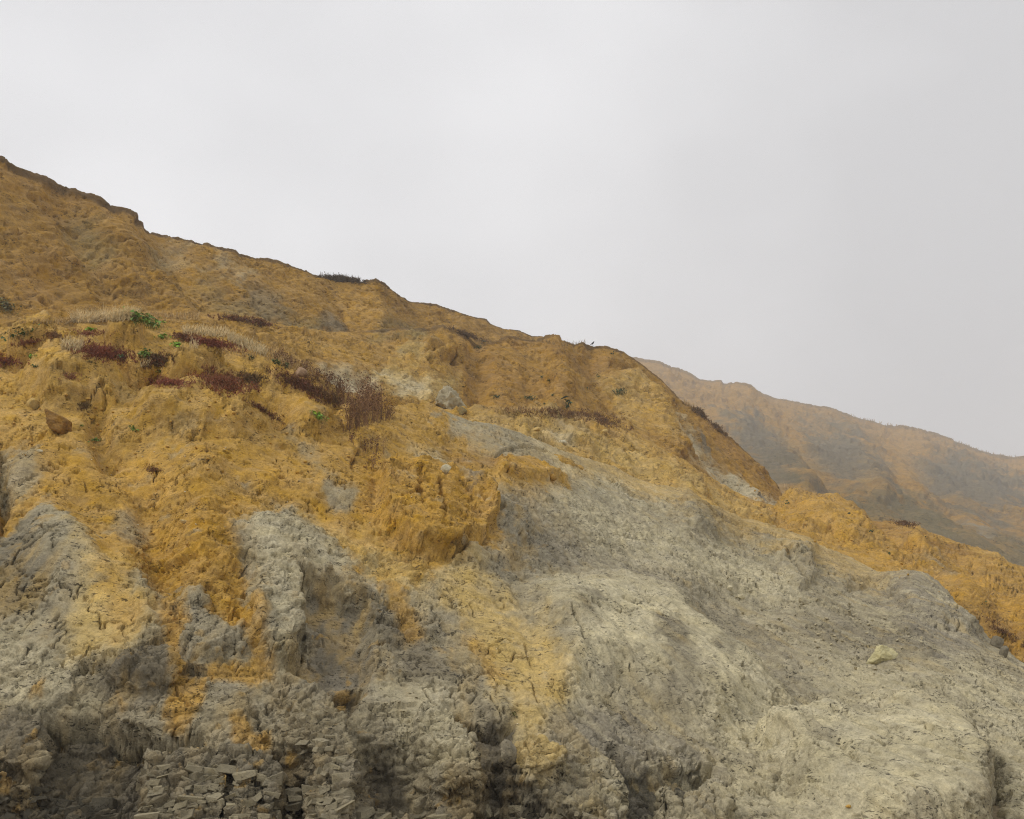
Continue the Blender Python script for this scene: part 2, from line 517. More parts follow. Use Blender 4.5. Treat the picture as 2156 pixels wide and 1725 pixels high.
A_shape = [
    # mounds of the bench, hollows between them
    ('patch', [(20, 735), (90, 700), (140, 730), (120, 750), (40, 760)], 14, 0.74),
    ('patch', [(60, 800), (130, 750), (190, 738), (250, 790), (230, 840), (100, 850)], 30, 0.81),
    ('patch', [(225, 710), (262, 684), (300, 700), (290, 725), (235, 728)], 10, 0.54),
    ('patch', [(355, 770), (400, 742), (450, 750), (470, 775), (420, 800), (360, 790)], 14, 0.61),
    ('patch', [(300, 850), (420, 826), (520, 850), (560, 900), (420, 930), (300, 900)], 25, 0.61),
    ('patch', [(545, 800), (580, 775), (600, 800), (590, 830)], 12, 0.41),
    ('patch', [(590, 850), (660, 860), (700, 900), (640, 920)], 18, 0.41),
    ('patch', [(730, 905), (790, 895), (840, 910), (800, 960), (740, 950)], 22, 0.22),
    ('line', [(150, 700), (215, 755), (290, 790), (330, 775)], 18, -0.68),
    ('line', [(310, 805), (380, 815), (480, 815), (540, 840), (590, 890)], 14, -0.61),
    ('line', [(570, 790), (640, 830), (710, 850)], 14, -0.61),
    ('line', [(0, 750), (50, 770)], 14, -0.47),
    ('line', [(205, 880), (215, 930), (230, 960)], 24, -0.41),
    # buttresses and gullies of the middle slope
    ('line', [(280, 960), (330, 1080), (340, 1200)], 45, -0.35),
    ('line', [(420, 1000), (430, 1200)], 60, 0.30),
    ('line', [(0, 960), (10, 1060), (0, 1110)], 16, -0.45),
    ('patch', [(80, 1050), (120, 1050), (190, 1130), (230, 1220), (120, 1260), (60, 1150)], 34, 0.22),
    ('patch', [(535, 1080), (640, 1090), (700, 1150), (640, 1200), (560, 1200), (500, 1150)], 30, 0.20),
    ('patch', [(385, 1255), (425, 1256), (440, 1300), (480, 1330), (480, 1380), (420, 1410), (380, 1370)], 12, 0.20),
    ('patch', [(290, 1195), (325, 1200), (320, 1290), (350, 1330), (300, 1350), (285, 1270)], 11, 0.13),
    ('patch', [(515, 1290), (545, 1300), (550, 1350), (500, 1390), (490, 1340)], 7, 0.14),
    # the block face with its cleft
    ('patch', [(530, 1230), (610, 1200), (640, 1250), (638, 1330), (610, 1400), (560, 1390), (520, 1310)], 12, 0.30),
    ('patch', [(648, 1225), (770, 1250), (782, 1330), (770, 1430), (650, 1440), (630, 1420)], 13, -0.32),
    ('line', [(628, 1222), (640, 1260), (640, 1340), (622, 1420)], 6, -0.45),
    ('patch', [(625, 1205), (700, 1205), (690, 1232), (640, 1225)], 6, 0.22),
    ('patch', [(668, 1425), (700, 1440), (765, 1440), (755, 1480), (715, 1525), (690, 1480)], 14, -0.30),
    # hanging ochre block and the step under it
    ('patch', [(790, 1010), (900, 1010), (1000, 1050), (1036, 1120), (1000, 1160), (950, 1185), (870, 1170), (790, 1100)], 9, 0.55),
    ('patch', [(1050, 968), (1120, 975), (1190, 1010), (1120, 1010), (1050, 1005)], 7, 0.28),
    ('patch', [(1010, 1060), (1080, 1060), (1110, 1120), (1070, 1190), (1000, 1200), (950, 1195), (1010, 1160)], 12, 0.25),
    ('patch', [(905, 975), (955, 985), (960, 1005), (900, 1010)], 6, 0.20),
    # grey tongue: back of the whale and its flank
    ('patch', [(1130, 1250), (1300, 1225), (1420, 1265), (1520, 1350), (1640, 1480), (1500, 1520), (1300, 1450), (1180, 1440)], 50, 0.55),
    ('patch', [(1600, 1560), (1850, 1490), (2020, 1540), (2085, 1640), (2070, 1770), (1900, 1790), (1700, 1700)], 30, 0.55),
    ('line', [(2030, 1545), (2085, 1575), (2105, 1640), (2085, 1725)], 16, -0.42),
    ('line', [(1580, 1560), (1640, 1600), (1750, 1640), (1800, 1690)], 10, -0.22),
    ('line', [(1480, 1300), (1650, 1430), (1850, 1540)], 35, -0.18),
    ('patch', [(1440, 1050), (1540, 1090), (1620, 1115), (1720, 1150), (1700, 1200), (1560, 1150), (1460, 1110)], 9, 0.30),
    ('patch', [(1640, 1160), (1700, 1170), (1720, 1220), (1680, 1250), (1640, 1210)], 8, 0.22),
    ('patch', [(1850, 1215), (1950, 1215), (2000, 1270), (2060, 1330), (1980, 1320), (1900, 1270)], 10, 0.30),
    ('line', [(1790, 1235), (1830, 1225), (1870, 1235)], 9, -0.28),
    ('patch', [(1480, 1225), (1600, 1240), (1680, 1290), (1560, 1285)], 12, -0.14),
    # toe of the cliff: undercut hollows and ribs
    ('patch', [(95, 1498), (200, 1500), (250, 1530), (340, 1548), (420, 1548), (380, 1590), (300, 1600), (290, 1700), (250, 1800), (-120, 1830), (-120, 1650), (60, 1640), (110, 1590)], 22, -0.44),
    ('patch', [(270, 1395), (350, 1385), (375, 1420), (350, 1450), (300, 1460), (230, 1450)], 16, 0.22),
    ('patch', [(290, 1600), (560, 1605), (600, 1660), (560, 1790), (300, 1790)], 10, 0.22),
    ('patch', [(560, 1560), (620, 1590), (668, 1655), (630, 1660), (580, 1610)], 12, -0.24),
    ('patch', [(640, 1480), (690, 1500), (740, 1560), (760, 1640), (740, 1790), (640, 1790), (660, 1620), (600, 1540)], 14, 0.35),
    ('patch', [(770, 1570), (860, 1570), (920, 1640), (900, 1720), (780, 1690)], 18, -0.34),
    ('patch', [(880, 1510), (960, 1540), (1010, 1620), (1030, 1680), (940, 1700), (870, 1620)], 12, 0.35),
    ('patch', [(948, 1478), (1010, 1500), (1085, 1508), (1085, 1560), (1050, 1590), (1095, 1710), (1010, 1700), (1010, 1610), (970, 1540)], 24, -0.32),
    ('patch', [(1060, 1600), (1110, 1580), (1190, 1600), (1190, 1640), (1120, 1660), (1070, 1650)], 10, 0.25),
    ('patch', [(1295, 1575), (1340, 1600), (1420, 1590), (1500, 1612), (1488, 1640), (1440, 1665), (1430, 1720), (1390, 1650), (1350, 1760), (1320, 1790), (1322, 1660)], 20, -0.30),
    ('patch', [(1390, 1640), (1430, 1700), (1500, 1680), (1540, 1720), (1500, 1800), (1380, 1800)], 10, 0.25),
    ('patch', [(1240, 1600), (1290, 1620), (1320, 1700), (1310, 1800), (1220, 1800)], 10, 0.22),
    ('patch', [(1000, 1670), (1100, 1665), (1200, 1700), (1260, 1760), (1000, 1740)], 8, -0.22),
    ('line', [(0, 1605), (60, 1625), (100, 1640)], 8, -0.2),
    ('crack', [(95, 1505), (150, 1500), (205, 1503), (250, 1534), (340, 1550), (420, 1549)], 9, 0.28),
    ('crack', [(960, 1490), (1010, 1508), (1085, 1514)], 8, 0.22), ('crack', [(1395, 1598), (1440, 1600), (1500, 1615)], 8, 0.22), ('crack', [(672, 1432), (710, 1446), (762, 1444)], 7, 0.18),
]
for pts, r, a in [
    ([(750, 955), (742, 975), (738, 995)], 5, .22), ([(432, 955), (434, 985)], 4, .15), ([(955, 975), (947, 1000)], 6, .35),
    ([(1062, 975), (1064, 1003)], 6, .35), ([(870, 1040), (866, 1075), (872, 1110)], 5, .25), ([(905, 1060), (912, 1100), (906, 1150)], 5, .28),
    ([(835, 1100), (862, 1090), (880, 1105)], 4, .18), ([(950, 1188), (980, 1178), (1012, 1160)], 5, .30), ([(1030, 1075), (1022, 1110)], 4, .2),
    ([(1046, 1083), (1040, 1105)], 5, .25), ([(1180, 1330), (1200, 1370), (1210, 1400)], 3.5, .12), ([(1105, 1360), (1120, 1400)], 3.5, .10),
    ([(1120, 1440), (1130, 1480)], 3.5, .1), ([(1080, 945), (1110, 940), (1150, 950)], 4, .15), ([(1045, 958), (1060, 948), (1080, 950)], 4, .15),
    ([(1500, 1098), (1545, 1120), (1560, 1135)], 6, .3), ([(1640, 1165), (1668, 1195), (1700, 1235)], 6, .28), ([(1590, 1130), (1640, 1150)], 4, .18),
    ([(1560, 1190), (1500, 1170)], 4, .15), ([(1280, 1590), (1296, 1620)], 5, .28), ([(540, 1655), (535, 1690), (548, 1725)], 4, .25),
    ([(600, 1640), (608, 1690), (590, 1725)], 5, .30), ([(640, 1650), (632, 1700), (600, 1760)], 5, .30), ([(490, 1640), (480, 1690), (470, 1740)], 4, .2),
    ([(1395, 1690), (1390, 1760)], 4, .2), ([(1480, 1670), (1500, 1725)], 4, .15), ([(1130, 1690), (1140, 1740)], 5, .2),
    ([(1830, 1640), (1860, 1660)], 4, .15), ([(1850, 1600), (1890, 1625)], 4, .12), ([(530, 790), (545, 812)], 3.5, .12), ([(150, 790), (175, 770)], 4, .15)]:
    A_shape.append(('crack', pts, r, a))

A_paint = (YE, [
    # colour, opacity, edge softness, raggedness, outline
    (PY, 0.15, 60, 30, [(0, 760), (240, 770), (560, 850), (560, 930), (200, 940), (0, 900)]),
    (OC, 0.6, 50, 34, [(40, 960), (420, 940), (760, 960), (900, 1020), (800, 1090), (560, 1060), (320, 1050), (80, 1040)]),
    (GR, 1.0, 10, 22, [(-400, 1130), (30, 1128), (70, 1090), (110, 1060), (150, 1090), (200, 1160), (240, 1220), (282, 1195), (325, 1200), (325, 1290), (355, 1335),
                      (385, 1258), (425, 1256), (442, 1300), (500, 1335), (545, 1330), (520, 1260), (490, 1170), (472, 1112), (535, 1072), (640, 1090),
                      (740, 1170), (815, 1240), (880, 1240), (940, 1200), (1040, 1165), (1022, 1090), (1000, 1062), (985, 1030), (1090, 1030), (1190, 1020),
                      (1110, 985), (1010, 965), (960, 900), (920, 860), (910, 800), (1300, 900), (2600, 1500), (2600, 2000), (-400, 2000)]),
    (YE, 0.65, 26, 26, [(1000, 930), (1040, 945), (1030, 975), (1130, 975), (1190, 1012), (1150, 1045), (1060, 1050), (1000, 1020), (960, 960)]),
    (PG, 0.95, 30, 26, [(1130, 1235), (1300, 1225), (1420, 1265), (1520, 1340), (1640, 1460), (1800, 1545), (2020, 1535), (2085, 1650), (2060, 1790), (1750, 1790), (1600, 1640), (1450, 1490), (1300, 1455), (1190, 1470), (1180, 1350)]),
    (PG, 0.8, 24, 24, [(1160, 1050), (1300, 1080), (1450, 1130), (1600, 1180), (1720, 1290), (1560, 1260), (1420, 1200), (1250, 1170)]),
    (PG, 0.7, 40, 26, [(1150, 940), (1300, 985), (1420, 1040), (1300, 1040), (1180, 990)]),
    (PG, 0.7, 30, 22, [(1640, 1400), (1800, 1380), (2000, 1440), (2060, 1540), (1900, 1540), (1750, 1500)]),
    (PG, 0.85, 30, 22, [(2000, 1390), (2120, 1440), (2300, 1560), (2300, 1800), (2110, 1800), (2110, 1640), (2060, 1520)]),
    (PG, 0.6, 24, 22, [(1560, 1600), (1700, 1680), (1800, 1790), (1520, 1790), (1500, 1690)]),
    (LG, 0.55, 40, 30, [(1025, 1060), (1120, 1085), (1250, 1150), (1420, 1215), (1570, 1320), (1720, 1430), (1650, 1445), (1480, 1310), (1300, 1215), (1130, 1205), (1050, 1180)]),
    (LG, 0.65, 22, 24, [(1850, 1212), (1940, 1210), (1990, 1262), (2080, 1345), (2010, 1390), (1880, 1300)]),
    (MG, 0.7, 20, 22, [(1440, 1050), (1540, 1095), (1620, 1115), (1600, 1150), (1500, 1120)]),
    (MG, 0.55, 30, 26, [(1700, 1290), (1900, 1300), (1980, 1370), (1860, 1400), (1720, 1340)]),
    (LG, 0.8, 16, 18, [(648, 1225), (775, 1265), (785, 1430), (650, 1440)]),
    (MG, 0.8, 20, 22, [(-300, 1140), (70, 1130), (100, 1200), (60, 1280), (-300, 1330)]),
    (MG, 0.8, 18, 22, [(200, 1400), (345, 1360), (390, 1420), (350, 1480), (230, 1480)]),
    (PG, 0.55, 24, 22, [(-300, 1330), (80, 1300), (150, 1390), (200, 1480), (90, 1500), (-300, 1480)]),
    (PG, 0.6, 24, 22, [(540, 1080), (640, 1095), (740, 1180), (660, 1200), (560, 1230), (530, 1150)]),
    (PG, 0.6, 18, 22, [(560, 1230), (625, 1230), (640, 1320), (590, 1400), (540, 1330)]),
    (LG, 0.7, 18, 20, [(1160, 1515), (1300, 1505), (1500, 1575), (1500, 1650), (1350, 1590), (1190, 1610)]),
    (MG, 0.6, 16, 20, [(700, 1250), (820, 1240), (880, 1320), (940, 1420), (860, 1440), (780, 1330)]),
    (PG, 0.55, 20, 20, [(770, 1440), (920, 1430), (960, 1480), (1000, 1600), (1030, 1680), (930, 1690), (870, 1560)]),
    (MG, 0.8, 18, 20, [(-300, 1480), (120, 1500), (60, 1640), (-300, 1640)]),
    (MG, 0.55, 22, 22, [(290, 1600), (700, 1600), (760, 1640), (1300, 1690), (1300, 1900), (260, 1900)]),
    # yellow washed down over the grey
    (PY, 0.95, 22, 22, [(928, 1205), (990, 1198), (1080, 1270), (1150, 1350), (1185, 1440), (1172, 1485), (1090, 1500), (1040, 1440), (990, 1340), (925, 1262)]),
    (OC, 0.55, 12, 14, [(960, 1290), (1000, 1330), (1060, 1420), (1030, 1430), (980, 1350)]),
    (PY, 0.95, 24, 22, [(160, 1120), (200, 1180), (260, 1180), (290, 1240), (320, 1310), (260, 1375), (150, 1375), (120, 1300), (180, 1230)]),
    (OC, 0.6, 20, 20, [(210, 1200), (260, 1200), (290, 1300), (240, 1330), (200, 1280)]),
    (OC, 0.95, 16, 18, [(320, 1050), (525, 1055), (475, 1105), (495, 1180), (525, 1280), (540, 1330), (500, 1325), (440, 1260), (385, 1256), (335, 1245), (300, 1150)]),
    (OC, 0.95, 9, 12, [(800, 1000), (900, 1015), (1010, 1050), (1036, 1125), (960, 1180), (880, 1192), (800, 1130), (740, 1060)]),
    (PY, 0.6, 20, 18, [(640, 1090), (760, 1110), (880, 1190), (900, 1260), (820, 1240), (740, 1170)]),
    (OC, 0.95, 8, 12, [(1050, 968), (1120, 975), (1190, 1010), (1110, 1005), (1050, 1000)]),
    (OC, 0.85, 9, 16, [(345, 1290), (385, 1290), (372, 1400), (425, 1440), (420, 1500), (390, 1545), (335, 1545), (355, 1470), (350, 1400)]),
    (OC, 0.85, 8, 14, [(525, 1335), (552, 1340), (575, 1420), (540, 1440), (500, 1450), (420, 1430), (450, 1415), (520, 1400)]),
    (OC, 0.8, 7, 14, [(470, 1500), (560, 1540), (600, 1600), (560, 1600), (500, 1560)]),
    (OC, 0.6, 7, 12, [(555, 1290), (565, 1320), (545, 1340)]),
    (PY, 0.75, 10, 16, [(1075, 1592), (1130, 1575), (1192, 1595), (1190, 1640), (1115, 1660), (1065, 1640)]),
    (PY, 0.5, 14, 18, [(1090, 1490), (1180, 1470), (1170, 1500), (1110, 1560), (1080, 1540)]),
    (OC, 0.7, 8, 12, [(815, 1235), (850, 1250), (890, 1340), (860, 1350)]),
    (OC, 0.75, 6, 12, [(70, 1440), (95, 1445), (90, 1462), (65, 1462)]),
    (OC, 0.6, 6, 12, [(250, 1470), (280, 1490), (250, 1500)]),
    # grey clay smeared in the yellow
    (GR, 0.9, 8, 12, [(680, 1030), (738, 1036), (742, 1078), (700, 1082)]),
    (LG, 0.95, 9, 12, [(972, 1008), (1012, 1022), (1012, 1062), (965, 1062)]),
    (GR, 0.8, 12, 16, [(50, 950), (78, 950), (80, 1010), (60, 1060), (20, 1080), (10, 1040)]),
    (GR, 0.85, 8, 14, [(-40, 970), (10, 960), (12, 1040), (-40, 1060)]),
    (GR, 0.7, 14, 18, [(230, 1050), (290, 1040), (310, 1110), (290, 1130), (240, 1110)]),
    (GR, 0.6, 12, 14, [(600, 920), (650, 950), (700, 1020), (660, 1010)]),
    (PG, 0.6, 14, 14, [(870, 945), (920, 950), (955, 1000), (900, 1005)]),
    (BR, 0.5, 16, 20, [(940, 950), (1000, 960), (1050, 975), (960, 985)]),
    # fresh damp clay; shade of the toe hollows is partly painted in too
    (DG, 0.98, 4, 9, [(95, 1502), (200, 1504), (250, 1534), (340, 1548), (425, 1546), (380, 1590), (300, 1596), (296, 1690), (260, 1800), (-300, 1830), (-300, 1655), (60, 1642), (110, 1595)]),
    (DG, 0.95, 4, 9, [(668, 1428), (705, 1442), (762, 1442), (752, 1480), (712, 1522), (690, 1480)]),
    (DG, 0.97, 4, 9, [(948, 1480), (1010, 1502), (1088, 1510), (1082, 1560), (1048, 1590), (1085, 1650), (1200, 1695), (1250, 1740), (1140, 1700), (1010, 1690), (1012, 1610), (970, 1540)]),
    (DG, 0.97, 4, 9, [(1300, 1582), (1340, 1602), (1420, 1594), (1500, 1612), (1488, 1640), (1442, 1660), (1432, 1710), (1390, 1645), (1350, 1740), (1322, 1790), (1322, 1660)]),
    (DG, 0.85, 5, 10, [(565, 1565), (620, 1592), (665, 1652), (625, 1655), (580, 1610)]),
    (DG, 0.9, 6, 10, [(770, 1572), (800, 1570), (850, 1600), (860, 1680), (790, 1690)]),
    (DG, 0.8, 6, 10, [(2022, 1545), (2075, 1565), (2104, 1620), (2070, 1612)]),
    (MG, 0.75, 9, 14, [(1370, 1352), (1418, 1345), (1442, 1400), (1410, 1440), (1370, 1400)]),
    (MG, 0.75, 8, 14, [(1490, 1360), (1535, 1395), (1520, 1432), (1485, 1400)]),
    (MG, 0.6, 8, 14, [(1430, 1300), (1465, 1320), (1470, 1360), (1435, 1340)]),
    (MG, 0.5, 9, 14, [(1190, 1300), (1230, 1310), (1240, 1370), (1200, 1350)]),
    (MG, 0.6, 10, 14, [(1690, 1600), (1760, 1610), (1750, 1640), (1690, 1630)]),
    (MG, 0.5, 10, 14, [(1380, 1440), (1440, 1420), (1460, 1480), (1400, 1500)]),
])

FLOW = np.array([0.42, -0.82, -0.39], np.float32)              # the way the grey tongue creeps downhill
FLOW /= np.linalg.norm(FLOW)
_n0 = np.array([0.10, -0.40, 0.91]); _n0 = _n0 - FLOW * (_n0 @ FLOW); _n0 /= np.linalg.norm(_n0)
CROSS = np.cross(FLOW, _n0).astype(np.float32); UPN = _n0.astype(np.float32)
def along_flow(p, long, short):
    return np.stack([p @ FLOW / long, p @ CROSS / short, p @ UPN / (short * 2)], 1)

def A_big(p, px, py, wob):
    near = sstep(1500, 1000, py)
    tongue = sstep(1000, 1150, px + (py - 1100) * 0.15)
    g = fbm(p / np.array([3.2, 3.8, 3.8], np.float32), 4, 0.5) * (0.16 + 0.30 * near) * (1 - 0.5 * tongue)
    # rills down the slope
    q = np.stack([p[:, 0] / 0.75, p[:, 1] / 4.5, p[:, 2] / 4.0], 1)
    rr = (billow(q, 2) - 0.4) * 0.10 * (1 - 0.6 * tongue) * (0.3 + 0.7 * near)
    # creep lobes across the tongue, elongated down to the right
    q2 = along_flow(p, 3.2, 0.75)
    lob = (billow(q2, 3) - 0.4) * 0.12 * tongue
    return g + rr + lob

def A_fine(p, px, py, wob):
    n = len(p)
    tongue = sstep(1050, 1200, px + (py - 1100) * 0.1)
    toe = sstep(1470, 1640, py + wob * 60) * sstep(1650, 1300, px)
    smooth = np.zeros(n, np.float32)
    for pts, a in (([(1130, 1250), (1300, 1225), (1420, 1265), (1520, 1350), (1640, 1480), (1850, 1540), (2040, 1560), (2060, 1780), (1760, 1780), (1560, 1560), (1300, 1450), (1180, 1440)], 0.62),
                   ([(930, 1205), (990, 1198), (1150, 1350), (1180, 1480), (1090, 1500), (990, 1340)], 0.6),
                   ([(180, 1200), (260, 1180), (330, 1300), (260, 1370), (150, 1370)], 0.5),
                   ([(648, 1240), (775, 1265), (785, 1430), (650, 1430)], 0.6),
                   ([(110, 1520), (300, 1560), (290, 1640), (120, 1640)], 0.35)):
        ix = bbox_idx(px, py, pts, 60)
        smooth[ix] = np.maximum(smooth[ix], a * sstep(-40, 40, poly_sd(px[ix], py[ix], pts)))
    rough = 1 - smooth
    flat = 1 - 0.8 * tongue * sstep(1560, 1350, py)      # the tongue is smoother: dragged, not broken
    patchy = 0.12 + 1.35 * sstep(-0.12, 0.34, fbm(p / 1.5 + 9, 4))
    h = (billow(p / 0.85, 3, 0.55) - 0.42) * 0.10 * rough * patchy
    h += (billow(p / 0.26 + 5, 3, 0.6) - 0.42) * 0.055 * rough * patchy
    h += (billow(p / 0.10 + 11, 2, 0.6) - 0.42) * 0.020 * (0.3 + 0.7 * rough) * (0.4 + 0.6 * patchy) * flat
    # drag marks on the tongue
    q = along_flow(p, 0.9, 0.16)
    h += (billow(q, 3, 0.55) - 0.42) * 0.085 * tongue * (0.45 + 0.55 * rough)
    # shrinkage cracks: thin, only here and there
    cr = np.abs(fbm(p / np.array([0.55, 0.55, 1.3], np.float32) + 3, 3, 0.5))
    gate = sstep(0.05, 0.35, fbm(p / 1.1 + 23, 2)) * (0.4 + 0.6 * rough)
    h -= 0.20 * np.clip(1 - cr / 0.026, 0, 1) * gate
    cr2 = np.abs(fbm(p / np.array([0.28, 0.28, 0.40], np.float32) + 71, 2, 0.5))
    gate2 = sstep(0.10, 0.40, fbm(p / 0.7 + 53, 2)) * (0.5 + 0.5 * rough)
    h -= 0.14 * np.clip(1 - cr2 / 0.05, 0, 1) * gate2 * flat
    # broken faces and open joints where the clay has sheared
    gf = sstep(-0.02, 0.22, fbm(p / 2.0 + 131, 3)) * (0.25 + 0.75 * rough) * (1 - 0.8 * toe)
    band = np.zeros(n, np.float32)
    for pts in ([(1020, 1050), (1150, 1060), (1450, 1020), (1620, 1110), (1760, 1170), (1940, 1215), (2060, 1330), (1960, 1350), (1700, 1290), (1500, 1250), (1300, 1210), (1100, 1210)],
                [(780, 1000), (1010, 1040), (1036, 1130), (960, 1190), (860, 1180)], [(300, 1180), (560, 1200), (800, 1230), (900, 1330), (700, 1450), (420, 1450), (250, 1440)],
                [(-100, 1370), (330, 1370), (460, 1440), (700, 1500), (1000, 1500), (1000, 1640), (-100, 1640)]):
        ix = bbox_idx(px, py, pts, 60)
        band[ix] = np.maximum(band[ix], sstep(-45, 25, poly_sd(px[ix], py[ix], pts) + wob[ix] * 40))
    gf = np.clip(gf * 0.5 + band * 0.9, 0, 1.1) * rough
    ix = np.nonzero(gf > 0.03)[0]
    q = p[ix] + (wob[ix] * 0.12)[:, None]
    fa, ja = facets(np.stack([q[:, 0] / 0.42, q[:, 1] / 0.55, q[:, 2] / 0.34], 1))
    fb, jb = facets(np.stack([q[:, 0] / 0.17, q[:, 1] / 0.22, q[:, 2] / 0.12], 1) + 9)
    h[ix] += gf[ix] * (fa * 0.085 * (0.5 + 0.5 * flat[ix]) - (1 - ja) * 0.03 + (fb * 0.032 - (1 - jb) * 0.022) * flat[ix])
    # crumbs fallen out: small sharp pits in clusters
    pit = fbm(p / np.array([0.13, 0.13, 0.075], np.float32) + 201, 2, 0.5)
    gate3 = 0.06 + 0.94 * sstep(0.0, 0.32, fbm(p / 0.8 + 83, 3))
    h -= 0.11 * sstep(0.18, 0.36, pit) * gate3 * (0.45 + 0.55 * rough) * flat
    # blocky, bedded clay at the toe
    ix = np.nonzero(toe > 0.02)[0]
    if len(ix):
        q = p[ix]
        wv = np.stack([q[:, 0] / 0.24, q[:, 1] / 0.36, q[:, 2] / 0.11 + 0.25 * fbm(q / 1.2, 2)], 1) + (wob[ix] * 0.5)[:, None]
        f = worley(wv)
        blk = (f[:, 2] - 0.5) * 0.10 + np.clip((f[:, 1] - f[:, 0]) / 0.16, 0, 1) * 0.075 - 0.075
        f2 = worley(wv * 2.1 + 7)
        blk += (f2[:, 2] - 0.5) * 0.035 + np.clip((f2[:, 1] - f2[:, 0]) / 0.2, 0, 1) * 0.025 - 0.025
        h[ix] = h[ix] * (1 - 0.8 * toe[ix]) + blk * toe[ix]
    return h.astype(np.float32)

def A_tint(c, p, px, py, vv, wob):
    # small smears of the other clay, rusty spots, grey crumbs
    n1 = fbm(p / 0.9 + 101, 4, 0.6)
    n2 = fbm(p / 0.35 + 77, 3, 0.6)
    y0 = sstep(0.10, 0.26, c[:, 0] - c[:, 2])     # how yellow it is
    left = sstep(1300, 1050, px)
    w = (sstep(0.20, 0.42, n1) * 0.6 * y0 * (0.35 + 0.65 * sstep(850, 1050, py)))[:, None]
    c = c * (1 - w) + (GR * 0.98)[None] * w
    # fresher, browner clay low on the face
    w = (0.50 * left * (1 - y0) * sstep(1180, 1420, py + wob * 60))[:, None]
    c = c * (1 - w) + (MG * np.array([1.03, 0.99, 0.95]))[None] * w
    # yellow washed down the grey face in streaks
    st = fbm(np.stack([p[:, 0] / 0.45, p[:, 1] / 1.5, p[:, 2] / 1.3], 1) + 19, 4, 0.6)
    w = (sstep(-0.10, 0.30, st) * 0.60 * (1 - y0) * left * sstep(0.11, 0.17, c[:, 0]) * (1 - 0.6 * sstep(1420, 1560, py)))[:, None]
    c = c * (1 - w) + (PY * 0.45 + YE * 0.45)[None] * w
    w = (sstep(0.26, 0.42, n2) * 0.6 * (1 - y0) * left * sstep(0.12, 0.20, c[:, 0]))[:, None]
    c = c * (1 - w) + YE[None] * w
    # dry pale and fresh blue grey drawn out along the creep of the tongue
    q = along_flow(p, 3.6, 0.55)
    t = fbm(q + 7, 5, 0.6)
    w = (sstep(0.02, 0.34, t) * 0.55 * (1 - left) * (1 - y0))[:, None]
    c = c * (1 - w) + LG[None] * w
    w = (sstep(0.02, 0.34, -t) * 0.55 * (1 - left) * (1 - y0))[:, None]
    c = c * (1 - w) + PG[None] * w
    t3 = fbm(along_flow(p, 1.1, 0.13) + 11, 4, 0.6)
    w = (sstep(0.05, 0.40, t3) * 0.45 * (1 - left) * (1 - y0))[:, None]
    c = c * (1 - w) + MG[None] * w
    w = (sstep(0.05, 0.40, -t3) * 0.45 * (1 - left) * (1 - y0))[:, None]
    c = c * (1 - w) + PG[None] * w
    t2 = fbm(q * 1.6 + 37, 4, 0.6)
    w = (sstep(0.04, 0.36, t2) * 0.42 * (1 - left) * (1 - y0))[:, None]
    c = c * (1 - w) + (PY * 0.92)[None] * w
    # ochre crumbs spilled over the upper edge of the tongue
    rim = sstep(70, 5, py - A_TOP(px) + wob * 50) * (1 - left) * sstep(2000, 1700, px)
    w = (rim * 0.7)[:, None]
    c = c * (1 - w) + (YE * 0.5 + PY * 0.5)[None] * w
    w = (sstep(0.22, 0.45, fbm(p / 0.6 + 55, 3)) * 0.30)[:, None]
    c = c * (1 - w) + (c * np.array([0.72, 0.68, 0.62])) * w
    w = (sstep(0.25, 0.45, fbm(p / 1.4 + 155, 3)) * 0.35)[:, None]
    c = c * (1 - w) + np.minimum(c * 1.2, 0.7) * w
    return c

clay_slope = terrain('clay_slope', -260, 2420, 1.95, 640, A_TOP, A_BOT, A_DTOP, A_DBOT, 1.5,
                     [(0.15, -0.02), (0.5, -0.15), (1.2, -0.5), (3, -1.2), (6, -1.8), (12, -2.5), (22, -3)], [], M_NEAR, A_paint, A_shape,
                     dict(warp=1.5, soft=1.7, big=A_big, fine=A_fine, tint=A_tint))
tag(clay_slope, 'slumped slope of yellow and grey clay rising from the beach', kind='structure')

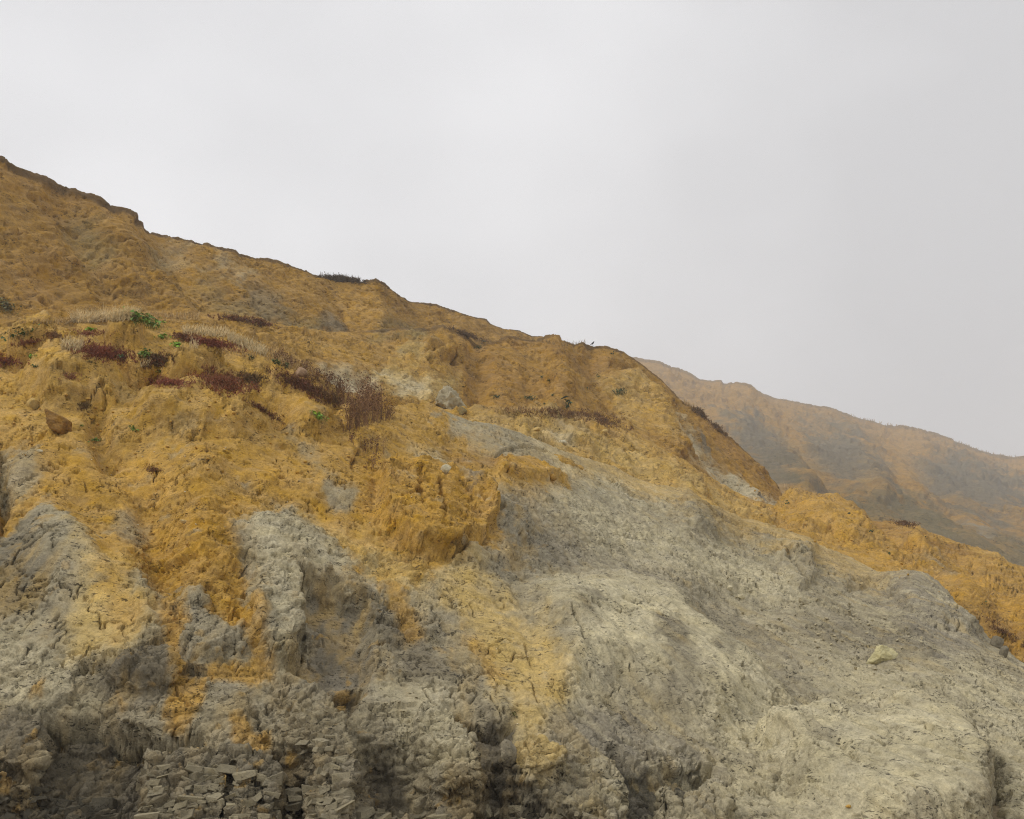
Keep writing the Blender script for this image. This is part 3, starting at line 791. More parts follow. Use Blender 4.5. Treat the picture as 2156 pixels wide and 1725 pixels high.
# ---- 2. ochre ground between the tongue and the bluff -----------------------------------
E_TOP = curve([(880, 850), (960, 862), (1000, 858), (1150, 866), (1300, 886), (1400, 948), (1500, 1008), (1580, 1052), (1630, 1066), (1650, 1040), (1664, 1027), (1694, 1033),
               (1726, 1041), (1758, 1055), (1798, 1063), (1826, 1077), (1854, 1091), (1894, 1099), (1934, 1103), (1966, 1111), (1994, 1127),
               (2026, 1143), (2074, 1159), (2102, 1163), (2126, 1183), (2156, 1195), (2460, 1330)])
E_BOT = lambda x: A_TOP(x) + 45
E_DTOP = curve([(880, 44), (1000, 47), (1300, 56), (1400, 58), (1500, 61), (1600, 65), (1654, 68), (1800, 70), (2000, 66), (2156, 58), (2460, 48)])
E_DBOT = lambda x: A_DTOP(x) - 1.0
E_paint = (YE, [
    (BR, 0.55, 40, 30, [(1880, 1130), (2200, 1220), (2400, 1400), (2200, 1420), (2000, 1270)]),
    (OC, 0.7, 40, 26, [(1560, 1080), (1700, 1040), (1900, 1110), (2200, 1220), (2400, 1400), (2200, 1420), (1950, 1250), (1700, 1140)]),
    (PY, 0.7, 30, 22, [(1000, 880), (1200, 890), (1300, 940), (1420, 1000), (1600, 1090), (1500, 1070), (1300, 990), (1100, 930)]),
    (BR, 0.5, 20, 20, [(1000, 862), (1180, 865), (1330, 900), (1280, 910), (1050, 885)]),
    (BR, 0.7, 24, 24, [(1780, 1065), (1960, 1110), (2080, 1165), (1960, 1150), (1820, 1100)]),
    (BR, 0.6, 14, 22, [(2060, 1280), (2160, 1330), (2200, 1380), (2120, 1360)]),
    (WH, 0.5, 20, 16, [(1160, 910), (1210, 925), (1200, 950), (1150, 930)]),
    (GR, 0.55, 14, 20, [(1960, 1170), (2030, 1200), (2000, 1230)]),
])
def E_big(p, px, py, wob):
    q = np.stack([p[:, 0] / 2.0, p[:, 1] / 7.0, p[:, 2] / 6.0], 1)
    return fbm(p / 7.0, 4, 0.5) * 0.9 + (billow(q, 2) - 0.4) * 0.35
def E_fine(p, px, py, wob):
    pat = 0.5 + sstep(-0.2, 0.3, fbm(p / 3.0, 2))
    return ((billow(p / 1.5, 3, 0.55) - 0.42) * 0.30 * pat + (billow(p / 0.45, 3, 0.6) - 0.42) * 0.16 * pat
            - 0.25 * np.clip(1 - np.abs(fbm(p / 1.2 + 8, 3)) / 0.03, 0, 1) * sstep(0, .3, fbm(p / 2.5 + 4, 2))
            - 0.22 * sstep(0.18, 0.38, fbm(p / np.array([0.3, 0.3, 0.18], np.float32) + 33, 2)) * (0.2 + 0.8 * sstep(-0.1, 0.3, fbm(p / 2.0 + 83, 3))))
def gen_tint(c, p, px, py, vv, wob, s=1.0):
    w = (sstep(0.18, 0.42, fbm(p / (1.6 * s) + 55, 4, 0.6)) * 0.36)[:, None]
    c = c * (1 - w) + (c * np.array([0.66, 0.60, 0.52])) * w
    w = (sstep(0.2, 0.45, fbm(p / (3.0 * s) + 155, 3)) * 0.45)[:, None]
    c = c * (1 - w) + np.minimum(c * 1.22, 0.7) * w
    return c
debris_slope = terrain('debris_slope', 880, 2420, 2.3, 125, E_TOP, E_BOT, E_DTOP, E_DBOT, 1.15,
                       [(0.4, -0.1), (1.5, -0.7), (4, -2), (10, -4), (25, -6), (45, -6)], [(0.5, 3), (1.0, 8)], M_MID, E_paint,
                       [('patch', [(1330, 960), (1420, 990), (1480, 1040), (1400, 1030)], 14, 0.5),
                        ('patch', [(1680, 1050), (1790, 1070), (1850, 1130), (1740, 1110)], 14, 0.6),
                        ('line', [(1830, 1080), (1900, 1160), (2000, 1260)], 22, -0.5),
                        ('line', [(1960, 1115), (2040, 1200), (2140, 1320)], 22, -0.4),
                        ('patch', [(1080, 885), (1160, 880), (1180, 905), (1100, 905)], 10, 0.5)],
                       dict(warp=4.0, soft=1.3, big=E_big, fine=E_fine, tint=gen_tint))
tag(debris_slope, 'ochre debris slope between the grey tongue and the bluff', kind='structure')

# ---- 3. the ochre bluff ------------------------------------------------------------------
B_TOP = curve([(280, 664), (330, 659), (400, 662), (480, 662), (560, 678), (620, 690), (700, 700), (774, 697), (842, 691), (893, 691), (915, 690), (933, 684), (961, 698),
               (995, 708), (1012, 718), (1042, 721), (1056, 713), (1080, 708), (1107, 715), (1148, 721), (1182, 726), (1209, 725), (1226, 719),
               (1238, 720), (1250, 724), (1273, 727), (1284, 730), (1311, 742), (1337, 757), (1366, 781), (1394, 803), (1418, 825), (1440, 846), (1450, 853), (1474, 867),
               (1502, 895), (1534, 917), (1574, 955), (1606, 983), (1630, 1011), (1642, 1027), (1655, 1060), (1680, 1110), (1760, 1180)])
B_BOT = curve([(280, 720), (400, 740), (510, 760), (595, 800), (663, 830), (733, 870), (800, 900), (900, 895), (960, 905), (1100, 900), (1200, 900), (1300, 915),
               (1400, 975), (1460, 1010), (1560, 1055), (1650, 1090), (1680, 1125), (1760, 1195)])
B_DTOP = curve([(280, 38), (400, 40), (560, 46), (774, 57), (933, 63), (1080, 69), (1250, 76), (1337, 79), (1450, 80), (1550, 79), (1642, 77), (1760, 76)])
B_DBOT = curve([(280, 25), (510, 27), (733, 30), (900, 36), (960, 43), (1100, 48), (1300, 54.5), (1400, 56.5), (1560, 63), (1650, 66), (1760, 70)])
B_paint = (UP * 1.06, [
    (YE, 0.6, 40, 26, [(520, 700), (760, 715), (900, 710), (960, 730), (900, 800), (760, 790), (600, 740)]),
    (PY, 0.75, 16, 16, [(780, 790), (850, 780), (960, 800), (965, 830), (900, 845), (810, 832)]),
    (WH, 0.75, 14, 14, [(670, 762), (740, 780), (790, 800), (790, 840), (740, 820), (690, 790)]),
    (WH, 0.55, 12, 12, [(820, 800), (900, 805), (900, 832), (830, 830)]),
    (PY, 0.6, 18, 18, [(830, 715), (880, 720), (880, 750), (840, 750)]),
    (BR, 0.35, 30, 26, [(960, 710), (1060, 720), (1100, 780), (1200, 830), (1250, 870), (1050, 860), (980, 790)]),
    (BR, 0.45, 18, 22, [(1080, 720), (1280, 735), (1330, 790), (1250, 790), (1120, 750)]),
    (PY, 0.5, 20, 18, [(1270, 790), (1350, 800), (1400, 860), (1440, 930), (1380, 920), (1310, 850)]),
    (OC, 0.5, 20, 18, [(1330, 830), (1400, 850), (1430, 940), (1360, 900)]),
    (WH, 0.85, 12, 14, [(1415, 870), (1435, 880), (1460, 930), (1530, 990), (1640, 1058), (1652, 1085), (1560, 1050), (1470, 985), (1425, 920)]),
    (MG, 0.8, 5, 10, [(1420, 885), (1440, 895), (1438, 915), (1422, 905)]),
    (MG, 0.85, 5, 10, [(1470, 905), (1490, 930), (1510, 950), (1490, 948), (1472, 925)]),
    (LG, 0.7, 6, 10, [(1590, 1035), (1610, 1040), (1615, 1058), (1598, 1052)]),
    (OL, 0.6, 14, 18, [(770, 700), (900, 696), (920, 712), (860, 730), (780, 715)]),
    (BR, 0.6, 12, 16, [(1450, 850), (1530, 915), (1640, 1030), (1650, 1060), (1590, 1000), (1500, 930)]),
])
def B_big(p, px, py, wob):
    q = np.stack([p[:, 0] / 2.6, p[:, 1] / 9.0, p[:, 2] / 9.0], 1)
    low = sstep(760, 900, px)
    return fbm(p / 9.0, 4, 0.5) * 0.6 + (billow(q, 3) - 0.4) * (0.2 + 0.25 * low)
def B_fine(p, px, py, wob):
    pat = 0.45 + sstep(-0.2, 0.3, fbm(p / 4.0, 2))
    return ((billow(p / 2.0, 3, 0.55) - 0.42) * 0.26 * pat + (billow(p / 0.7, 3, 0.6) - 0.42) * 0.20 * pat
            - 0.35 * np.clip(1 - np.abs(fbm(p / 1.6 + 8, 3)) / 0.03, 0, 1) * sstep(0, .3, fbm(p / 3.5 + 4, 2))
            - 0.32 * sstep(0.18, 0.38, fbm(p / np.array([0.42, 0.42, 0.26], np.float32) + 33, 2)) * (0.2 + 0.8 * sstep(-0.1, 0.3, fbm(p / 3.0 + 83, 3))))
def B_tint(c, p, px, py, vv, wob):
    c = gen_tint(c, p, px, py, vv, wob, 1.4)
    w = (sstep(0.965, 0.985, vv + wob * 0.02) * 0.7 * sstep(720, 800, px))[:, None]
    return c * (1 - w) + SO[None] * w
bluff = terrain('ochre_bluff', 280, 1760, 2.2, 165, B_TOP, B_BOT, B_DTOP, B_DBOT, 0.85,
                [(0.3, -0.05), (1.0, -0.5), (3, -2), (8, -5), (20, -10), (30, -16)], [(0.5, 3), (1.0, 9)], M_MID, B_paint,
                [('patch', [(880, 720), (940, 715), (960, 745), (900, 760)], 10, 0.5),
                 ('patch', [(690, 770), (780, 800), (760, 830), (690, 800)], 10, -0.5),
                 ('line', [(1290, 765), (1310, 775), (1330, 780)], 6, -0.6),
                 ('line', [(1330, 800), (1370, 850), (1430, 950)], 22, 0.9),
                 ('line', [(1420, 860), (1450, 930), (1560, 1030)], 14, -0.8),
                 ('line', [(1000, 730), (1010, 790), (1000, 850)], 22, -0.7),
                 ('line', [(900, 745), (930, 735)], 5, -0.5),
                 ('line', [(960, 740), (955, 760)], 5, -0.5),
                 ('line', [(1160, 740), (1180, 800), (1170, 850)], 30, 0.8),
                 ('line', [(1240, 740), (1260, 800), (1300, 860)], 20, -0.6)],
                dict(warp=5.0, soft=1.3, big=B_big, fine=B_fine, tint=B_tint))
tag(bluff, 'ochre clay bluff standing below the upper cliff', kind='structure')

# ---- 4. the upper cliff ------------------------------------------------------------------
C_TOP = curve([(-300, 190), (-100, 275), (0, 327), (12, 331), (20, 340), (34, 349), (68, 362), (99, 370), (136, 390), (160, 396), (167, 401), (185, 411), (204, 422), (231, 436), (262, 439), (275, 441),
               (288, 449), (292, 461), (301, 470), (303, 482), (309, 487), (340, 494), (418, 509), (455, 518), (496, 526), (503, 533), (530, 541), (585, 547), (612, 558), (656, 576),
               (677, 582), (720, 588), (763, 592), (791, 587), (808, 597), (818, 607), (842, 623), (862, 635), (903, 638), (937, 647), (964, 657), (995, 667),
               (1025, 672), (1032, 682), (1059, 692), (1093, 696), (1120, 708), (1161, 713), (1188, 721), (1260, 748), (1340, 800), (1420, 900)])
C_BOT = curve([(-300, 705), (0, 705), (300, 700), (420, 690), (560, 705), (700, 725), (900, 735), (1060, 750), (1300, 830), (1420, 940)])
C_DTOP = curve([(-300, 47), (0, 51), (275, 57), (300, 59), (600, 68), (800, 76), (818, 79), (862, 86), (1000, 97), (1188, 120), (1420, 140)])
C_DBOT = curve([(-300, 35), (0, 37), (300, 42), (560, 51), (800, 63), (1000, 76), (1188, 95), (1420, 115)])
C_paint = (UP, [
    (OL, 0.75, 22, 24, [(160, 470), (200, 480), (250, 540), (200, 545)]),
    (OL, 0.55, 20, 24, [(300, 530), (350, 560), (370, 620), (330, 600)]),
    (OL, 0.5, 22, 28, [(430, 590), (480, 620), (560, 660), (520, 690), (440, 650)]),
    (MG, 0.5, 20, 28, [(520, 600), (560, 610), (600, 660), (590, 690), (540, 650)]),
    (MG, 0.85, 9, 16, [(690, 645), (715, 665), (742, 705), (690, 705), (672, 690)]),
    (OL, 0.6, 14, 20, [(600, 660), (680, 690), (600, 700)]),
    (WH, 0.45, 16, 20, [(360, 510), (400, 520), (390, 550), (350, 535)]),
    (WH, 0.45, 16, 20, [(460, 535), (520, 560), (500, 590), (460, 565)]),
    (OC, 0.5, 30, 26, [(560, 560), (700, 600), (800, 610), (840, 680), (760, 690), (640, 640)]),
    (OC, 0.45, 24, 24, [(380, 560), (440, 600), (430, 660), (390, 620)]),
    (BR, 0.35, 30, 26, [(0, 560), (120, 540), (160, 660), (0, 660)]),
    (BR, 0.4, 30, 26, [(0, 350), (140, 400), (240, 450), (140, 450), (0, 400)]),
    (OL, 0.5, 12, 18, [(800, 680), (870, 685), (850, 700), (790, 700)]),
])
def C_big(p, px, py, wob):
    # runnels: fall lines lean down to the right
    u = p[:, 0] - 0.25 * p[:, 2]
    q = np.stack([u / 3.0, p[:, 1] / 10.0, p[:, 2] / 12.0], 1)
    q2 = np.stack([u / 0.9, p[:, 1] / 4.0, p[:, 2] / 6.0], 1)
    return fbm(p / 11.0, 4, 0.5) * 0.55 + (billow(q, 2) - 0.4) * 0.30 + (billow(q2, 2) - 0.4) * 0.16
def C_fine(p, px, py, wob):
    pat = 0.3 + 1.1 * sstep(-0.15, 0.35, fbm(p / 5.0, 3))
    return ((billow(p / 2.2, 3, 0.55) - 0.42) * 0.22 * pat + (billow(p / 0.8, 3, 0.6) - 0.42) * 0.20 * pat
            - 0.35 * np.clip(1 - np.abs(fbm(p / 1.5 + 8, 3)) / 0.03, 0, 1) * sstep(0.05, .35, fbm(p / 3.5 + 4, 2))
            - 0.34 * sstep(0.18, 0.38, fbm(p / np.array([0.40, 0.40, 0.24], np.float32) + 33, 2)) * (0.2 + 0.8 * sstep(-0.1, 0.3, fbm(p / 3.0 + 83, 3))))
def C_tint(c, p, px, py, vv, wob):
    c = gen_tint(c, p, px, py, vv, wob, 1.6)
    q = np.stack([(p[:, 0] - 0.25 * p[:, 2]) / 0.8, p[:, 1] / 5, p[:, 2] / 9.0], 1)
    w = (sstep(0.05, 0.4, fbm(q, 4)) * 0.35)[:, None]
    c = c * (1 - w) + c * np.array([0.70, 0.66, 0.58]) * w
    w = (sstep(0.955, 0.975, vv + wob * 0.02) * 0.8)[:, None]
    return c * (1 - w) + SO[None] * w
upper_cliff = terrain('upper_cliff', -300, 1420, 2.1, 190, C_TOP, C_BOT, C_DTOP, C_DBOT, 0.8,
                      [(0.2, 0.0), (0.8, -0.1), (2, -0.6), (6, -1.5), (20, -3), (60, -5), (90, -6)], [(0.3, 3), (0.8, 9)], M_UP, C_paint,
                      [('line', [(200, 440), (260, 520), (330, 600), (400, 680)], 30, 0.45),
                       ('line', [(120, 420), (200, 560), (240, 660)], 30, -0.4),
                       ('line', [(345, 560), (380, 600), (440, 660)], 26, -0.45),
                       ('line', [(790, 625), (800, 650), (830, 690)], 24, 0.4),
                       ('line', [(705, 630), (740, 660), (760, 700)], 22, -0.35),
                       ('line', [(90, 624), (102, 634)], 4, -0.6), ('line', [(118, 641), (128, 645)], 4, -0.5),
                       ('line', [(0, 345), (150, 412), (250, 452)], 6, -0.25),
                       ('line', [(485, 573), (492, 578)], 4, -0.6), ('line', [(410, 512), (425, 514)], 3.5, -0.5),
                       ('line', [(288, 466), (294, 476)], 5, -0.3),
                       ('line', [(330, 588), (352, 598)], 3, -0.5), ('line', [(150, 470), (165, 480)], 4, -0.4), ('line', [(245, 520), (270, 524)], 3, -0.4),
                       ('line', [(60, 410), (120, 440)], 5, -0.3), ('line', [(540, 640), (590, 690)], 8, -0.4), ('line', [(720, 650), (745, 700)], 5, -0.5)],
                      dict(warp=6.0, soft=1.6, big=C_big, fine=C_fine, tint=C_tint))
tag(upper_cliff, 'high ochre cliff with a thin dark edge of topsoil', kind='structure')

# ---- 5. the far cliff in the mist --------------------------------------------------------
D_TOP = curve([(1180, 735), (1338, 755), (1394, 761), (1414, 773), (1446, 783), (1474, 799), (1500, 803), (1518, 800), (1523, 808), (1560, 812), (1582, 813), (1590, 823), (1622, 835),
               (1630, 839), (1670, 845), (1734, 859), (1774, 873), (1814, 883), (1854, 891), (1902, 893), (1930, 900), (1958, 909), (1980, 916), (2004, 923), (2008, 935), (2054, 949),
               (2090, 957), (2126, 963), (2156, 960), (2300, 985), (2460, 1010)])
D_BOT = curve([(1180, 1060), (1650, 1080), (1800, 1120), (2000, 1180), (2156, 1250), (2460, 1390)])
D_DTOP = curve([(1180, 480), (1338, 490), (1518, 500), (1800, 530), (2156, 560), (2460, 590)])
D_DBOT = curve([(1180, 130), (1650, 120), (2000, 105), (2460, 95)])
D_paint = (UP * np.array([0.98, 0.95, 0.85], np.float32), [
    (MG * 0.45 + OL * 0.25, 0.95, 22, 26, [(1500, 880), (1590, 880), (1660, 930), (1700, 1010), (1620, 1020), (1560, 960)]),
    (MG * 0.45 + OL * 0.25, 0.92, 26, 28, [(1690, 890), (1780, 900), (1840, 960), (1890, 1030), (1800, 1040), (1700, 1000)]),
    (MG * 0.45 + OL * 0.22, 0.95, 26, 28, [(1920, 960), (2020, 960), (2130, 1010), (2240, 1090), (2060, 1090), (1960, 1040)]),
    (MG * 0.8, 0.8, 20, 22, [(2080, 1090), (2156, 1130), (2300, 1200), (2156, 1160)]),
    (OL * 0.62, 0.85, 26, 26, [(1660, 1010), (1800, 1040), (1900, 1050), (2040, 1100), (2000, 1130), (1850, 1090), (1680, 1040)]),
    (OC * 0.8, 0.5, 14, 18, [(1650, 920), (1690, 950), (1740, 1000), (1690, 990)]),
    (OC * 0.8, 0.6, 12, 18, [(1800, 1000), (1830, 1010), (1860, 1040), (1820, 1030)]),
    (OC * 0.8, 0.45, 18, 20, [(1900, 940), (1940, 990), (1970, 1050), (1920, 1020)]),
    (OL * 0.7, 0.85, 26, 26, [(1900, 1065), (2060, 1110), (2300, 1170), (2300, 1320), (2000, 1200)]),
    (LG * 0.9, 0.8, 8, 12, [(2010, 1085), (2060, 1100), (2110, 1130), (2060, 1125)]),
])
def D_big(p, px, py, wob):
    u = p[:, 0] - 0.3 * p[:, 2]
    q = np.stack([u / 14.0, p[:, 1] / 60.0, p[:, 2] / 60.0], 1)
    return (fbm(p / 45.0, 4, 0.5) * 3.2 + (billow(q, 3) - 0.4) * 3.4) * np.clip(p[:, 1] / 420, 0.15, 1.2)
def D_fine(p, px, py, wob):
    pat = 0.4 + sstep(-0.2, 0.3, fbm(p / 20.0, 2))
    pat = pat * np.clip(p[:, 1] / 420, 0.15, 1.2)
    return (billow(p / 9.0, 3, 0.55) - 0.42) * 2.0 * pat + (billow(p / 3.0, 3, 0.6) - 0.42) * 1.0 * pat - 1.2 * sstep(0.2, 0.4, fbm(p / 2.2 + 33, 2)) * pat
def D_tint(c, p, px, py, vv, wob):
    c = gen_tint(c, p, px, py, vv, wob, 7.0)
    w = (sstep(0.975, 0.99, vv + wob * 0.01) * 0.6)[:, None]
    return c * (1 - w) + SO[None] * w
far_cliff = terrain('far_cliff', 1180, 2460, 2.4, 150, D_TOP, D_BOT, D_DTOP, D_DBOT, 0.9,
                    [(2, -0.5), (8, -3), (30, -6), (120, -14), (300, -24)], [(3, 10), (6, 40)], M_FAR, D_paint,
                    [('line', [(1560, 830), (1640, 930), (1700, 1010)], 26, 2.5), ('line', [(1600, 900), (1680, 960), (1760, 1040)], 22, -2.5),
                     ('line', [(1750, 880), (1820, 960), (1860, 1040)], 26, 2), ('line', [(1880, 910), (1960, 1000), (2010, 1080)], 24, -2.5),
                     ('line', [(2020, 950), (2080, 1020), (2150, 1090)], 24, 2),
                     ('line', [(1800, 1050), (1910, 1060), (2040, 1110), (2160, 1155)], 9, 0.8)],
                    dict(warp=18.0, soft=1.2, big=D_big, fine=D_fine, tint=D_tint))
tag(far_cliff, 'far cliff fading into the mist', kind='structure')

# ---- 6. beach under the cliff and the land behind it -------------------------------------
def beach_sheet():
    xs = np.linspace(-1500, 1500, 121); ys = np.linspace(-1200, 1500, 109)
    X, Y = np.meshgrid(xs, ys)
    P = np.stack([X, Y, np.full_like(X, -0.12)], -1).reshape(-1, 3)
    P[:, 2] += 0.03 * perlin((P / 3.1).astype(np.float32))
    c = np.repeat((lin(150, 134, 104))[None], len(P), 0)
    o = mesh_from('beach', P, grid_faces(len(ys), len(xs)), c, True, M_NEAR)
    return tag(o, 'sandy beach at the foot of the cliff', kind='structure')
beach_sheet()

# ------------------------------------------------------------------ finding the ground
_bins = {}
_BW, _BH, _BS = 720, 580, 3.0
_idx_p = np.concatenate([a[0] for a in ALL]); _idx_n = np.concatenate([a[1] for a in ALL])
_sx, _sy, _sd = sheet_xy(_idx_p)
_okv = (_sx > 0) & (_sx < _BW * _BS) & (_sy > 0) & (_sy < _BH * _BS) & (_sd > 1)
_ids = np.nonzero(_okv)[0]
_ids = _ids[np.argsort(-_sd[_ids])]                 # far ones first, near ones overwrite
BUF = np.full((_BH, _BW), -1, np.int64)
BUF[(_sy[_ids] / _BS).astype(int), (_sx[_ids] / _BS).astype(int)] = _ids
def on_ground(x, y):
    i, j = int(min(max(y / _BS, 0), _BH - 1)), int(min(max(x / _BS, 0), _BW - 1))
    for r in range(0, 12):
        w = BUF[max(0, i - r):i + r + 1, max(0, j - r):j + r + 1]
        k = w[w >= 0]
        if len(k):
            b = k[np.argmin((_sx[k] - x) ** 2 + (_sy[k] - y) ** 2)]
            return _idx_p[b].copy(), _idx_n[b].copy()
    raise ValueError('no ground at %s %s' % (x, y))
def metres(px_size, pos):
    return px_size * (pos[1]) / FPX

# ------------------------------------------------------------------ stones and clay blocks
def ico(sub):
    import bmesh
    bm = bmesh.new(); bmesh.ops.create_icosphere(bm, subdivisions=sub, radius=1.0)
    v = np.array([q.co[:] for q in bm.verts]); f = np.array([[q.index for q in t.verts] for t in bm.faces])
    bm.free(); return v, f
ICO = {s: ico(s) for s in (1, 2, 3, 4, 5)}
def stone_mesh(seed, dims, sub, cuts=5, rough=0.10, colour=None, vary=None, boxy=0.0):
    r = np.random.default_rng(seed)
    v, f = ICO[sub]
    v = v.copy()
    if boxy:
        b = v / np.abs(v).max(axis=1, keepdims=True) * 0.82
        b = b + 0.18 * b[:, [1, 2, 0]] * np.array([0.6, 0.3, -0.5])      # out of square
        v = v * (1 - boxy) + b * boxy
    for _ in range(cuts):                            # flat broken faces
        n = r.normal(size=3); n /= np.linalg.norm(n)
        d = r.uniform(0.45, 0.8)
        e = v @ n - d
        v -= np.where(e > 0, e * 0.92, 0)[:, None] * n
    nrm = v / (np.linalg.norm(v, axis=1, keepdims=True) + 1e-9)
    o = r.uniform(0, 90, 3)
    q = (v * 1.7 + o).astype(np.float32)
    v = v + nrm * (rough * 1.6 * fbm(q, 3) + rough * 0.8 * (billow(q * 2.6, 3) - 0.4))[:, None]
    v = v * np.array(dims) / 2
    c = np.repeat(np.asarray(colour)[None], len(v), 0)
    w = sstep(-0.1, 0.3, fbm(q * 1.4 + 5, 3))[:, None] * 0.5
    c = c * (1 - w) + (c * 0.7 if vary is None else np.asarray(vary)[None]) * w
    return v, f, c

def block_mesh(seed, colour, vary):
    """a broken, flat sided block of bedded clay"""
    r = np.random.default_rng(seed)
    import bmesh
    bm = bmesh.new()
    bmesh.ops.create_cube(bm, size=1.0)
    for q in bm.verts:
        q.co.x *= 1.25; q.co.z *= 0.62
        q.co += Vector(r.normal(size=3) * 0.14)
    bmesh.ops.bevel(bm, geom=list(bm.edges), offset=0.05, segments=1, affect='EDGES')
    bmesh.ops.triangulate(bm, faces=list(bm.faces))
    for q in bm.verts:
        q.co += Vector(r.normal(size=3) * 0.015)
    v = np.array([q.co[:] for q in bm.verts]); f = np.array([[q.index for q in t.verts] for t in bm.faces])
    bm.free()
    c = np.repeat(np.asarray(colour)[None], len(v), 0) * r.uniform(0.8, 1.15)
    return v, f, c

def boulder(x, y, wpx, hpx, seed, colour, label, vary=None, sub=4, cuts=5, rough=0.10, rot=None, name='boulder', cat='boulder', group=None, sink=0.25, boxy=0.0):
    pos, nr = on_ground(x, y)
    w, h = metres(wpx, pos), metres(hpx, pos)
    v, f, c = stone_mesh(seed, (w, (w + h) * 0.5, h), sub, cuts, rough, colour, vary, boxy)
    if rot is not None:
        a = math.radians(rot); R = np.array([[math.cos(a), 0, math.sin(a)], [0, 1, 0], [-math.sin(a), 0, math.cos(a)]])
        v = v @ R.T
    o = mesh_from(name, v, f, c, True, M_ROCK)
    o.location = pos + nr * (0.5 - sink) * min(w, h)
    return tag(o, label, cat, group)

RUST = lin(140, 106, 56)
boulder(945, 858, 66, 76, 3, GR * 0.95, 'jagged grey clay boulder perched at the head of the grey tongue', WH * 0.9, 5, 5, 0.20, 20, sink=0.35, boxy=0.45)
boulder(972, 872, 26, 22, 5, OL, 'small tan block wedged under the jagged grey boulder', BR, 3, 4, 0.06, 30, boxy=0.7)
boulder(122, 905, 70, 40, 8, RUST, 'rust brown slab sticking out of the yellow slope', lin(176, 134, 66), 5, 4, 0.10, 24, sink=0.12, boxy=0.8)
boulder(70, 855, 26, 26, 12, PY * 0.95, 'rounded yellow stone lying above the rust brown slab', OC, 4, 3, 0.08)
boulder(631, 790, 30, 24, 15, lin(170, 142, 112), 'rounded pinkish stone among the dark red shrubs', lin(150, 120, 96), 4, 2, 0.05)
boulder(1856, 1386, 72, 46, 21, lin(196, 186, 140), 'pale cream limestone boulder lying on the grey debris', lin(176, 166, 124), 5, 11, 0.13, -12, sink=0.46)
boulder(2098, 1360, 26, 30, 25, MG, 'dark grey clay block at the edge of the grey tongue', LG, 4, 4, 0.14, 30, boxy=0.7)
boulder(2114, 1374, 20, 28, 27, MG * 0.9, 'smaller grey block beside the dark grey clay block', LG, 3, 7, 0.12, 10)
boulder(1163, 1006, 17, 16, 31, OC * 0.9, 'orange brown cobble resting on grey clay', BR, 3, 3, 0.06, 15, 'cobble', 'stone')
boulder(936, 993, 26, 24, 33, PG, 'rounded grey clay lump in the notch beside the ochre step', GR, 3, 4, 0.08, 0)
boulder(1183, 934, 22, 13, 36, WH, 'white broken stone on the ochre ground above the grey tongue', MG, 3, 7, 0.14, 25, 'stone', 'stone')
boulder(1128, 905, 20, 9, 38, PY, 'flat pale stone below the grassy ledge of the bluff', YE, 3, 5, 0.08, 0, 'stone', 'stone')
boulder(1270, 910, 18, 12, 39, PY * 0.95, 'pale lump on the ochre ground beside the brown ledge', YE, 3, 5, 0.08, 0, 'stone', 'stone')
boulder(390, 1098, 24, 8, 41, PY * 1.05, 'thin pale flake lying on the crumbly ochre fan', WH, 3, 7, 0.10, 14, 'stone', 'stone')
boulder(1535, 1241, 17, 13, 44, PG, 'small pale angular stone on the scree of grey clay', WH, 3, 6, 0.10, -15, 'stone', 'stone')
boulder(1562, 1257, 16, 10, 46, PG * 0.95, 'small wedge shaped stone below the pale angular stone', WH, 3, 6, 0.10, 20, 'stone', 'stone')
boulder(1690, 1270, 22, 16, 48, GR, 'grey angular block on the scree of grey clay', PG, 3, 7, 0.12, 20, 'stone', 'stone')
boulder(1000, 1555, 26, 24, 50, GR, 'rounded clay lump at the head of the dark damp gully', MG, 3, 3, 0.08, 0)
boulder(1075, 1590, 36, 52, 52, MG * 1.1, 'crumbly clay knob standing in the dark damp gully', GR, 4, 3, 0.16, -10, 'boulder', 'boulder')
boulder(83, 949, 14, 8, 54, PG, 'pale grey stone set in yellow clay above a grey smear', WH, 3, 6, 0.10, 10, 'stone', 'stone')
boulder(1785, 1700, 12, 8, 58, OC, 'small ochre pebble on the pale grey fan', YE, 2, 4, 0.06, 0, 'pebble', 'stone')

# loose clods and chips: a few shared shapes, each one its own object
def shared_shapes(n, colour, vary, dims, seed, sub=2, cuts=6, rough=0.1, nm='stone_shape', mat=None):
    out = []
    for k in range(n):
        v, f, c = block_mesh(seed + k, colour, vary) if nm == 'clay_block' else stone_mesh(seed + k, dims, sub, cuts, rough, colour, vary)
        o = mesh_from(nm, v, f, c, False, mat or M_ROCK)
        out.append(o.data)
        bpy.data.objects.remove(o)
    return out
def inside(pts, n, rs):
    pts = np.asarray(pts, float); out = []
    while len(out) < n:
        x = rs.uniform(pts[:, 0].min(), pts[:, 0].max(), 64); y = rs.uniform(pts[:, 1].min(), pts[:, 1].max(), 64)
        s = poly_sd(x, y, pts) > 0
        out += list(zip(x[s], y[s]))
    return out[:n]
def scatter(name, meshes, spots, smin, smax, rs, label, cat, group, parent=None, sink=0.15, upright=False):
    for x, y in spots:
        pos, nr = on_ground(x, y)
        s = metres(rs.uniform(smin, smax) * rs.uniform(0.8, 1.1), pos)
        o = bpy.data.objects.new(name, meshes[rs.integers(len(meshes))])
        col.objects.link(o)
        o.location = pos + nr * s * (0.5 - sink) * 0.6
        o.rotation_euler = (rs.uniform(-.4, .4), rs.uniform(-.5, .5), rs.uniform(0, 6.28)) if not upright else (rs.uniform(-.1, .1), rs.uniform(-.18, .18), rs.uniform(-.3, .3))
        o.scale = (s * rs.uniform(.8, 1.25), s * rs.uniform(.8, 1.2), s * rs.uniform(.7, 1.1))
        if parent:
            o.parent = parent
        else:
            tag(o, label, cat, group)

